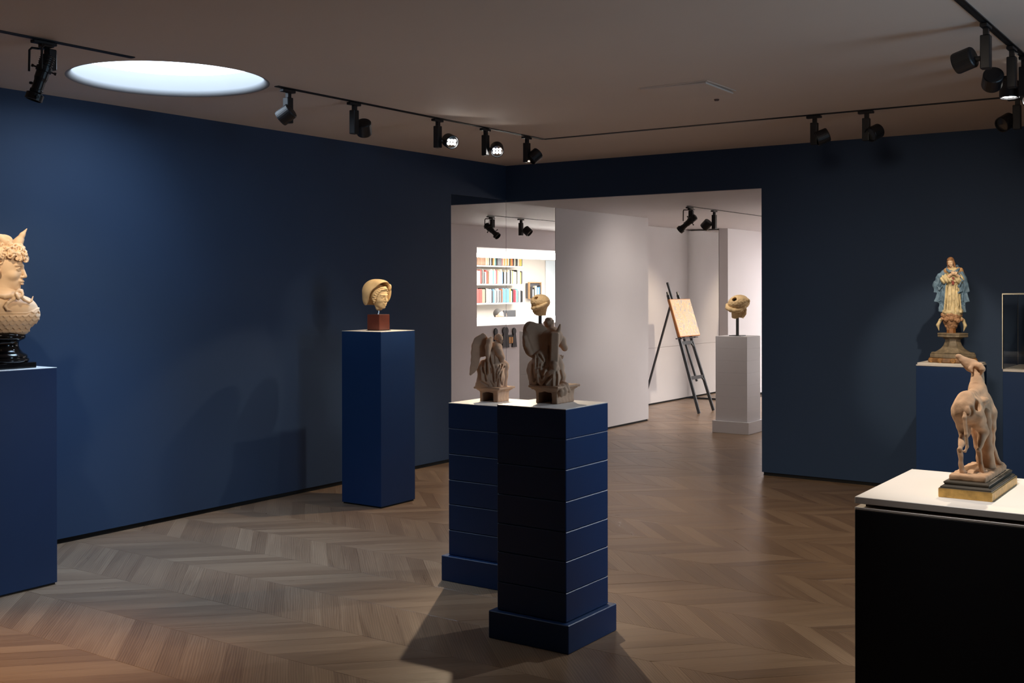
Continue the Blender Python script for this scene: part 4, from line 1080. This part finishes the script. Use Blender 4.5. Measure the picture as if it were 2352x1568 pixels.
# praying hands with fingers
s = SDF((-.06, -.10, .56), (.07, .02, .64), .0013)
for sg, c, f in ((-1, q(2183, 630, -.055), q(2190, 628, -.062)), (1, q(2195, 631, -.052), q(2189, 627, -.066))):
    s.cap(c, f, .0085, .0080, k=.004); s.cap(q(2178 if sg < 0 else 2200, 634, -.045), c, .010, .008, k=.005)
    for j in range(4): s.cap((f[0], f[1] - .002, f[2] + .007 - .0045 * j), (f[0] - sg * .020 + .002 * j * sg, f[1] - .007, f[2] + .012 - .0055 * j), .0027, .0021, k=.001)
    s.cap(f, (f[0] - sg * .006, f[1] - .004, f[2] + .017), .003, .0024, k=.001)
s.mesh('hands', m_flesh, sv, smooth=0)

# ---- terracotta hound on the display table --------------------------
DX, DY, DZ = 5.290, -4.780, 0.860
dog = thing('hound_statue', 'weathered terracotta hound looking back over its shoulder, on a gilt and black stepped base', 'statue', (DX, DY, DZ))
bm = NB(); bx(bm, (-.084, -.205, 0), (.084, .200, .030), .0025, seg=2); obj('gilt_plinth', bm, m_gold, dog)
bm = NB(); loft(bm, [(-.083, .083, -.203, .198, .030), (-.079, .079, -.198, .193, .031), (-.079, .079, -.198, .193, .035), (-.070, .070, -.188, .183, .040), (-.068, .068, -.186, .181, .043), (-.071, .071, -.189, .184, .047), (-.071, .071, -.189, .184, .050), (-.064, .064, -.181, .176, .054)]); obj('black_moulding', bm, m_ebony, dog)
s = SDF((-.08, -.20, .045), (.08, .19, .10), .0024)
s.box((.0, -.01, .062), (.058, .160, .011), .006); s.ell((.0, .02, .072), (.05, .12, .010), k=.01)
s.bump(lambda P: .0025 * nz3(P, 70, 1.0), (0, 0, .06), .3, .008)
s.mesh('terracotta_slab', m_dogc, dog)
O = np.array((DX, DY, DZ)); W = lambda *p: tuple(np.array(p) - O)
s = SDF((-.11, -.22, .055), (.09, .19, .475), .0023)
gz = .930
s.ell(W(5.268, -4.865, 1.148), (.041, .052, .050)); s.ell(W(5.277, -4.80, 1.150), (.034, .07, .038), k=.025)
s.ell(W(5.280, -4.705, 1.136), (.036, .072, .058), k=.025); s.ell(W(5.284, -4.655, 1.112), (.029, .045, .045), k=.025)
s.cap(W(5.266, -4.86, 1.182), W(5.268, -4.70, 1.188), .014, .018, k=.025)
s.cap(W(5.267, -4.70, 1.180), W(5.264, -4.676, 1.255), .029, .0195, k=.025)
# head turned to the left, muzzle raised
s.ell(W(5.249, -4.672, 1.274), (.029, .024, .0215), ry(22), k=.010)
s.cap(W(5.242, -4.672, 1.282), W(5.207, -4.690, 1.304), .0165, .0095, k=.010); s.ell(W(5.203, -4.692, 1.309), (.010, .009, .008), k=.006)
s.cap(W(5.236, -4.680, 1.268), W(5.212, -4.692, 1.294), .012, .007, k=.008)
s.tube([W(5.258, -4.688, 1.280), W(5.276, -4.698, 1.278), W(5.284, -4.700, 1.267), W(5.280, -4.696, 1.252)], [.010, .0105, .010, .005], k=.004)
s.tube([W(5.250, -4.692, 1.278), W(5.246, -4.702, 1.268), W(5.252, -4.706, 1.258)], [.007, .007, .004], k=.005)
s.ell(W(5.231, -4.692, 1.284), (.005, .004, .004), k=.002)
# hind legs: stifle forward, hock back
for hip, kn, ho, ft, sc in (((5.250, -4.868, 1.130), (5.256, -4.835, 1.060), (5.257, -4.905, 1.010), (5.263, -4.908, gz), 1), ((5.294, -4.855, 1.125), (5.308, -4.800, 1.062), (5.306, -4.862, 1.006), (5.318, -4.862, gz), 1)):
    s.cap(W(*hip), W(*kn), .030, .0175, k=.015); s.cap(W(*kn), W(*ho), .0165, .0075, k=.010); s.cap(W(*ho), W(*ft), .0085, .0078, k=.003)
    s.ell(W(ho[0], ho[1] - .004, ho[2] + .004), (.0065, .0095, .0065), k=.004)
    s.ell(W(ft[0] + .003, ft[1] + .014, gz + .005), (.011, .019, .008), k=.006)
# fore legs
for sh, el, wr_, ft in (((5.305, -4.685, 1.115), (5.310, -4.690, 1.065), (5.312, -4.678, .995), (5.334, -4.665, gz)), ((5.258, -4.70, 1.105), (5.260, -4.70, 1.06), (5.266, -4.69, .995), (5.270, -4.685, gz))):
    s.cap(W(*sh), W(*el), .026, .016, k=.015); s.cap(W(*el), W(*wr_), .0145, .0095, k=.008); s.cap(W(*wr_), W(*ft), .0095, .0085, k=.005)
    s.ell(W(ft[0] + .003, ft[1] + .012, gz + .005), (.013, .020, .009), k=.008)
# missing chip on the flank, vertebral ridge, ribs
s.ell(W(5.303, -4.872, 1.158), (.014, .016, .020), k=.006, mode=-1); s.ell(W(5.290, -4.908, 1.136), (.010, .012, .018), k=.006, mode=-1)
s.ell(W(5.308, -4.78, 1.166), (.014, .03, .012), k=.008); s.ell(W(5.285, -4.915, 1.140), (.010, .008, .016), k=.006)
s.bump(lambda P: .0022 * nz3(P, 95, 3.0) * (P[..., 2] < .36), (0, 0, .27), .35, .010)
s.mesh('hound', m_dogc, dog)
s = SDF((-.03, -.22, .09), (.03, -.10, .32), .0018)
s.tube([W(5.276, -4.905, 1.146), W(5.276, -4.925, 1.120), W(5.282, -4.930, 1.065), W(5.285, -4.928, 1.025), W(5.280, -4.934, 1.010), W(5.274, -4.940, 1.011)], [.008, .0066, .0056, .0046, .0038, .0026], k=.004)
s.mesh('tail', m_dogc, dog)
s = SDF((-.03, -.06, .055), (.06, .06, .31), .0022)
s.tube([W(5.318, -4.765, .925), W(5.312, -4.765, 1.0), W(5.304, -4.765, 1.12)], [.026, .019, .022], k=.01); s.bump(lambda P: .002 * nz3(P, 90, 1.), (0, 0, .2), .3, .008)
s.mesh('support_trunk', m_dogc, dog)

# ---- easel with the carved panel ------------------------------------
es = thing('display_easel', 'slender dark easel standing in the white recess', 'easel', (-0.08, 4.095, 0))
E0 = Vector((-0.08, 4.095, 0)); m_easel = mat('dark_blued_wood', (0.030, 0.036, 0.042), 0.38, var=.2)
lx = lambda zz: .19 - .315 * zz
def EP(x, y, zz): return Vector((x, y, zz)) - E0
for y0, y1 in ((3.882, 3.955), (4.306, 4.235)):
    bm = NB(); bar(bm, EP(lx(.004), y0, .004), EP(lx(1.46), y1, 1.46), .024, .034, (1, 0, 0)); obj('front_leg', bm, m_easel, es)
    bm = NB(); tube(bm, [EP(lx(1.46), y1, 1.455), EP(lx(1.50), y1, 1.50)], [.016, .013], 10); obj('leg_finial', bm, m_easel, es)
bm = NB(); bar(bm, EP(lx(.38) - .01, 4.095, .38), EP(lx(1.62) - .03, 4.095, 1.62), .022, .026, (1, 0, 0)); obj('centre_post', bm, m_easel, es)
bm = NB(); bar(bm, EP(-.285, 4.095, 1.40), EP(-.712, 4.095, .006), .022, .022, (1, 0, 0)); obj('rear_leg', bm, m_easel, es)
for zz, w0, w1 in ((.86, 3.925, 4.262), (.43, 3.903, 4.285)):
    bm = NB(); bar(bm, EP(lx(zz), w0, zz), EP(lx(zz), w1, zz), .018, .042)
    for y, sg in ((w0, 1), (w1, -1)): bar(bm, EP(lx(zz - .06), y, zz - .06), EP(lx(zz), y + sg * .05, zz), .016, .02, (1, 0, 0))
    obj('crossbar', bm, m_easel, es)
for y in (3.90, 4.28):
    bm = NB(); tube(bm, [EP(lx(.93) - .03, y, .915), EP(lx(.93) + .06, y, .925)], .007, 8); obj('support_peg', bm, m_easel, es)
bm = NB(); bar(bm, EP(lx(.915) + .02, 3.80, .921), EP(lx(.915) + .02, 4.40, .921), .024, .010); obj('ledge', bm, m_easel, es)
mp_ = bpy.data.materials.new('swirl_panel'); mp_.use_nodes = True; nt = mp_.node_tree; b = nt.nodes['Principled BSDF']; b.inputs['Roughness'].default_value = .5
N = nt.nodes.new; Lk = nt.links.new
tc = N('ShaderNodeTexCoord'); sx_ = N('ShaderNodeVectorMath'); sx_.operation = 'MULTIPLY'; sx_.inputs[1].default_value = (1, 1.0, .55); Lk(tc.outputs['Object'], sx_.inputs[0])
nz_ = N('ShaderNodeTexNoise'); nz_.inputs['Scale'].default_value = 7; nz_.inputs['Detail'].default_value = 1.2; nz_.inputs['Distortion'].default_value = 1.6; Lk(sx_.outputs[0], nz_.inputs['Vector'])
mm = N('ShaderNodeMath'); mm.operation = 'MULTIPLY'; mm.inputs[1].default_value = 9.0; Lk(nz_.outputs['Fac'], mm.inputs[0])
fr_ = N('ShaderNodeMath'); fr_.operation = 'FRACT'; Lk(mm.outputs[0], fr_.inputs[0])
rp = N('ShaderNodeValToRGB'); rp.color_ramp.interpolation = 'EASE'
rp.color_ramp.elements[0].position = 0.0; rp.color_ramp.elements[0].color = (.58, .34, .15, 1)
rp.color_ramp.elements[1].position = 1.0; rp.color_ramp.elements[1].color = (.56, .36, .18, 1)
for p_, c_ in ((.22, (.62, .42, .22, 1)), (.45, (.66, .52, .33, 1)), (.56, (.36, .32, .31, 1)), (.80, (.38, .33, .31, 1)), (.90, (.62, .45, .26, 1))): rp.color_ramp.elements.new(p_).color = c_
Lk(fr_.outputs[0], rp.inputs['Fac']); Lk(rp.outputs[0], b.inputs['Base Color'])
pn = thing('patterned_panel', 'thick orange-cream panel painted with swirling lines, leaning on the easel', 'panel', (-0.077, 4.095, 0.929))
pn.rotation_euler = (0, R(-17.5), 0)
bm = NB(); bx(bm, (.018, -.292, .0), (.052, .292, .490), .006, seg=2); obj('board', bm, mat('board_orange_edge', (.50, .20, .06), .5, var=.15), pn)
bm = NB(); bx(bm, (.0521, -.284, .008), (.0535, .284, .482), .0005); obj('painted_face', bm, mp_, pn)

# ---- office behind the wide opening (seen only in the mirror) -------
m_off = mat('office_white', (0.82, 0.81, 0.79), 0.5, var=.01)
m_cream_w = mat('office_cream_wall', (0.70, 0.64, 0.57), 0.6, var=.01)
BXW = 5.92
bm = NB(); bx(bm, (WX + WT, 2.4, -.08), (6.1, 10.8, 0)); struct('floor.001', bm, mat('office_floor_grey', (.35, .34, .33), .6))
bm = NB(); bx(bm, (WX + WT, 2.4, 2.091), (5.25, 10.8, 2.14)); bx(bm, (5.25, 2.4, 2.091), (5.28, 10.8, 2.62)); bx(bm, (5.25, 2.4, 2.60), (6.1, 10.8, 2.64))
struct('ceiling.002', bm, m_off, 'bright white office ceiling seen in the mirror')
bm = NB(); bx(bm, (BXW, 2.4, 0), (BXW + .1, 10.8, 2.62)); struct('wall_office_back', bm, m_cream_w, 'pale office wall behind the bookshelves, seen in the mirror')
bm = NB(); bx(bm, (WX + WT, 2.35, 0), (BXW, 2.4, 2.62)); bx(bm, (WX + WT, 10.8, 0), (BXW, 10.85, 2.62)); struct('wall_office_sides', bm, m_off)
de = thing('office_counter', 'long bright white counter in the office, seen in the mirror', 'counter', (3.7, 6.5, 0))
bm = NB(); bx(bm, (WX + WT + .002 - 3.7, WY0 - 6.5, 1.026), (1.25, 1.85, 1.052), .002); obj('worktop', bm, m_off, de)
bm = NB(); bx(bm, (-.98, -3.4, 0), (-.92, 1.8, 1.025)); bx(bm, (.9, -3.4, 0), (.94, 1.8, 1.025)); obj('support_panel', bm, m_off, de)
for k, zs in enumerate((1.962, 1.628, 1.284)):
    bm = NB(); bx(bm, (-.13, -.80, -.024), (.125, .715, 0), .001)
    o = obj('bookshelf', bm, m_off, None, (5.79, 7.97, zs)); tag(o, ('upper', 'middle', 'lower')[k] + ' white wall shelf full of books, seen in the mirror', 'shelf')
cols = {'rust': (.45, .13, .06), 'tan': (.45, .27, .18), 'cream': (.62, .54, .40), 'black': (.015, .015, .015), 'white': (.68, .66, .62), 'orange': (.62, .28, .07), 'grey': (.22, .22, .23), 'blue': (.12, .30, .50), 'teal': (.12, .30, .30), 'crimson': (.40, .04, .06), 'red': (.48, .08, .07), 'yellow': (.70, .52, .12), 'charcoal': (.06, .06, .065), 'pink': (.62, .20, .24), 'brown': (.16, .08, .04)}
BM = {c: mat('book_' + c, v, .5, var=.12) for c, v in cols.items()}
rows = ['rust rust tan tan tan tan tan tan tan cream cream cream black white black orange cream teal black grey grey grey crimson cream orange cream black orange rust black cream black charcoal cream orange yellow black'.split(),
        'cream cream cream cream white red black cream black white red brown cream white white teal cream grey crimson tan white cream cream blue black white cream black cream yellow white cream cream black white white cream yellow charcoal'.split(),
        'orange rust red red red red tan tan black cream white grey white charcoal blue cream grey charcoal white charcoal grey charcoal rust blue blue grey yellow cream black crimson crimson grey teal grey white black black'.split()]
bm = NB(); bx(bm, (-.5, -.5, 0), (.5, .5, 1), .06); bk = bpy.data.meshes.new('book'); bm.to_mesh(bk); bm.free(); bk.materials.append(BM['cream'])
ordn = lambda n: {1: 'first', 2: 'second', 3: 'third', 4: 'fourth', 5: 'fifth', 6: 'sixth', 7: 'seventh', 8: 'eighth', 9: 'ninth', 10: 'tenth'}.get(n, '%d%s' % (n, {1: 'st', 2: 'nd', 3: 'rd'}.get(n % 10 if n not in (11, 12, 13) else 0, 'th')))
rb = random.Random(21)
def book(x, y, zb, w, hh, dp, c, label, group):
    o = bpy.data.objects.new('book', bk); C.objects.link(o); o.location = (x, y, zb); o.scale = (dp, w, hh)
    o.material_slots[0].link = 'OBJECT'; o.material_slots[0].material = BM[c]
    tag(o, label, 'book', group)
for k, zs in enumerate((1.962, 1.628, 1.284)):
    y = 7.215; cnt = {}; ws = [rb.uniform(.026, .046) for _ in rows[k]]; f_ = 1.455 / sum(ws)
    for i, c in enumerate(rows[k]):
        w = ws[i] * f_
        cnt[c] = cnt.get(c, 0) + 1
        hh = rb.uniform(.215, .272) if c not in ('red', 'rust', 'tan') else rb.uniform(.245, .26)
        book(5.755 + rb.uniform(0, .01), y + w / 2, zs + .0005, w * .97, hh, .17, c, '%s %s book from the left on the %s office shelf in the mirror' % (ordn(cnt[c]), c, ('upper', 'middle', 'lower')[k]), 'books on the %s office shelf' % ('upper', 'middle', 'lower')[k])
        y += w
# flat books laid on top of the rows
# framed box of real books, standing in for a wall mirror's reflection
ni = thing('framed_mirror_stand_in', 'small wood-framed box of books standing in for a framed office wall mirror, seen in the mirror', 'niche', (5.83, 9.32, 1.337))
bm = NB()
for lo, hi in (((-.02, -.212, 0), (.02, -.190, .33)), ((-.02, .190, 0), (.02, .212, .33)), ((-.02, -.19, 0), (.02, .19, .02)), ((-.02, -.19, .31), (.02, .19, .33))): bx(bm, lo, hi, .003)
obj('frame', bm, mat('niche_oak', (.42, .25, .12), .5, var=.15), ni)
bm = NB(); bx(bm, (.015, -.19, .02), (.08, .19, .31)); bm.faces.ensure_lookup_table(); obj('back_board', bm, mat('niche_dark', (.10, .10, .11), .6), ni)
for i, (c, hh) in enumerate((('charcoal', .22), ('white', .17), ('black', .20), ('cream', .235), ('cream', .24), ('blue', .21), ('white', .20), ('blue', .215), ('charcoal', .25))):
    book(5.80, 9.32 - .17 + .036 * i, 1.358, .033, hh, .05, c, '%s book, %s from the left inside the framed mirror stand-in, seen in the mirror' % (c, ordn(i + 1)), 'books in the framed mirror stand-in')
pnl = NB(); bx(pnl, (0, -.6, 0), (.02, .6, 2.0), .003)
o = struct('trim_1', pnl, mat('cool_white_panel', (.70, .76, .80), .4, var=.01)); o.location = (5.895, 10.43, .1)
# seated person
pe = thing('person', 'seated person with short dark grey hair behind the white counter, seen in the mirror', 'person', (5.33, 7.44, 0), R(-90))
s = SDF((-.34, -.62, .0), (.34, .24, 1.30), .011)
s.cap((0, .0, .50), (0, .03, .86), .15, .165, k=.06); s.cap((-.15, .03, .90), (.15, .03, .90), .065, .065, k=.08)
s.cap((0, .02, .95), (0, -.0, 1.02), .055, .052, k=.03)
for q_ in (-1, 1):
    s.cap((q_ * .09, .0, .49), (q_ * .12, -.38, .50), .085, .065, k=.04); s.cap((q_ * .12, -.38, .49), (q_ * .12, -.36, .09), .058, .042, k=.03); s.cap((q_ * .12, -.34, .05), (q_ * .13, -.50, .04), .042, .035, k=.02)
    s.cap((q_ * .20, .03, .89), (q_ * .25, -.02, .64), .052, .042, k=.03); s.cap((q_ * .25, -.02, .64), (q_ * .16, -.26, .66), .040, .030, k=.02)
    s.ell((q_ * .15, -.30, .66), (.035, .045, .018), k=.01)
    for j in range(4): s.cap((q_ * (.13 + .014 * j), -.33, .66), (q_ * (.13 + .015 * j), -.385 - .006 * (j in (1, 2)), .645), .009, .008, k=.003)
    s.cap((q_ * .125, -.29, .66), (q_ * .098, -.33, .655), .010, .008, k=.004)
s.mesh('clothed_body', mat('navy_jumper', (.03, .035, .05), .8, var=.1), pe)
s = SDF((-.14, -.18, .92), (.14, .16, 1.24), .005); s.frame((0, -.02, .955), rx(14), .222); face(s); s.mesh('face', mat('skin', (.62, .36, .26), .5, var=.03), pe)
s = SDF((-.14, -.18, .92), (.14, .18, 1.26), .005); s.frame((0, -.02, .955), rx(14), .222)
s.ell((0, .13, .66), (.36, .42, .40)); s.ell((0, -.40, .42), (.33, .32, .46), k=.05, mode=-1); s.mesh('hair', mat('dark_grey_hair', (.055, .05, .045), .7, var=.2), pe)
ch = thing('office_chair', 'dark grey office chair beside the seated person, seen in the mirror', 'chair', (5.36, 8.12, 0), R(-100))
bm = NB(); bx(bm, (-.20, .17, .62), (.20, .20, 1.15), .012, seg=2); obj('backrest', bm, mat('chair_grey', (.06, .06, .065), .6), ch)
bm = NB(); bx(bm, (-.22, -.24, .44), (.22, .2, .50), .02, seg=2); obj('seat', bm, mat('chair_grey', (.06, .06, .065), .6), ch)
bm = NB(); bx(bm, (-.03, .16, .42), (.03, .19, .66)); obj('back_bracket', bm, m_black, ch)
bm = NB(); tube(bm, [(0, 0, .06), (0, 0, .45)], .025, 12); obj('column', bm, m_black, ch)
for k in range(5):
    a = 2 * PI * k / 5; bm = NB(); tube(bm, [(0, 0, .08), (.26 * math.cos(a), .26 * math.sin(a), .05), (.27 * math.cos(a), .27 * math.sin(a), .0)], [.018, .014, .018], 8); obj('leg', bm, m_black, ch)
# wall ornament of three keyhole shapes below the opening
kw = thing('wall_ornament', 'black wall ornament of three keyhole shapes with small orange panels, reflected in the mirror', 'ornament', (WX - .002, 3.66, 0.745), R(-90))
m_kh = mat('keyhole_black', (.018, .019, .022), .5)
for k, (x, zt, w) in enumerate(((.183, .27, 1), (-.022, .275, 1.1), (-.21, .265, 1))):
    bm = NB(); lathe(bm, [(.001, -.006), (.040 * w, -.006), (.044 * w, 0), (.040 * w, .008), (.001, .008)], 28, cap=False)
    for v in bm.verts: v.co = Vector((v.co.x, v.co.z - .01, v.co.y * 1.15 + zt - .05))
    loft(bm, [(x_ - wd, x_ + wd, -.018, -.002, zz) for x_, wd, zz in ((0, .055 * w, 0), (0, .024 * w, zt - .06))])
    obj('keyhole_shape', bm, m_kh, kw, (x, 0, 0))
bm = NB(); bx(bm, (-.20, -.012, .05), (.16, -.002, .17), .002); obj('cross_panel', bm, m_kh, kw)
for x0, x1 in ((-.118, -.074), (-.172, -.128)):
    bm = NB(); bx(bm, (x0, -.018, .055), (x1, -.011, .14), .004); obj('orange_panel', bm, mat('ornament_orange', (.62, .30, .07), .5, var=.3, scale=60), kw)
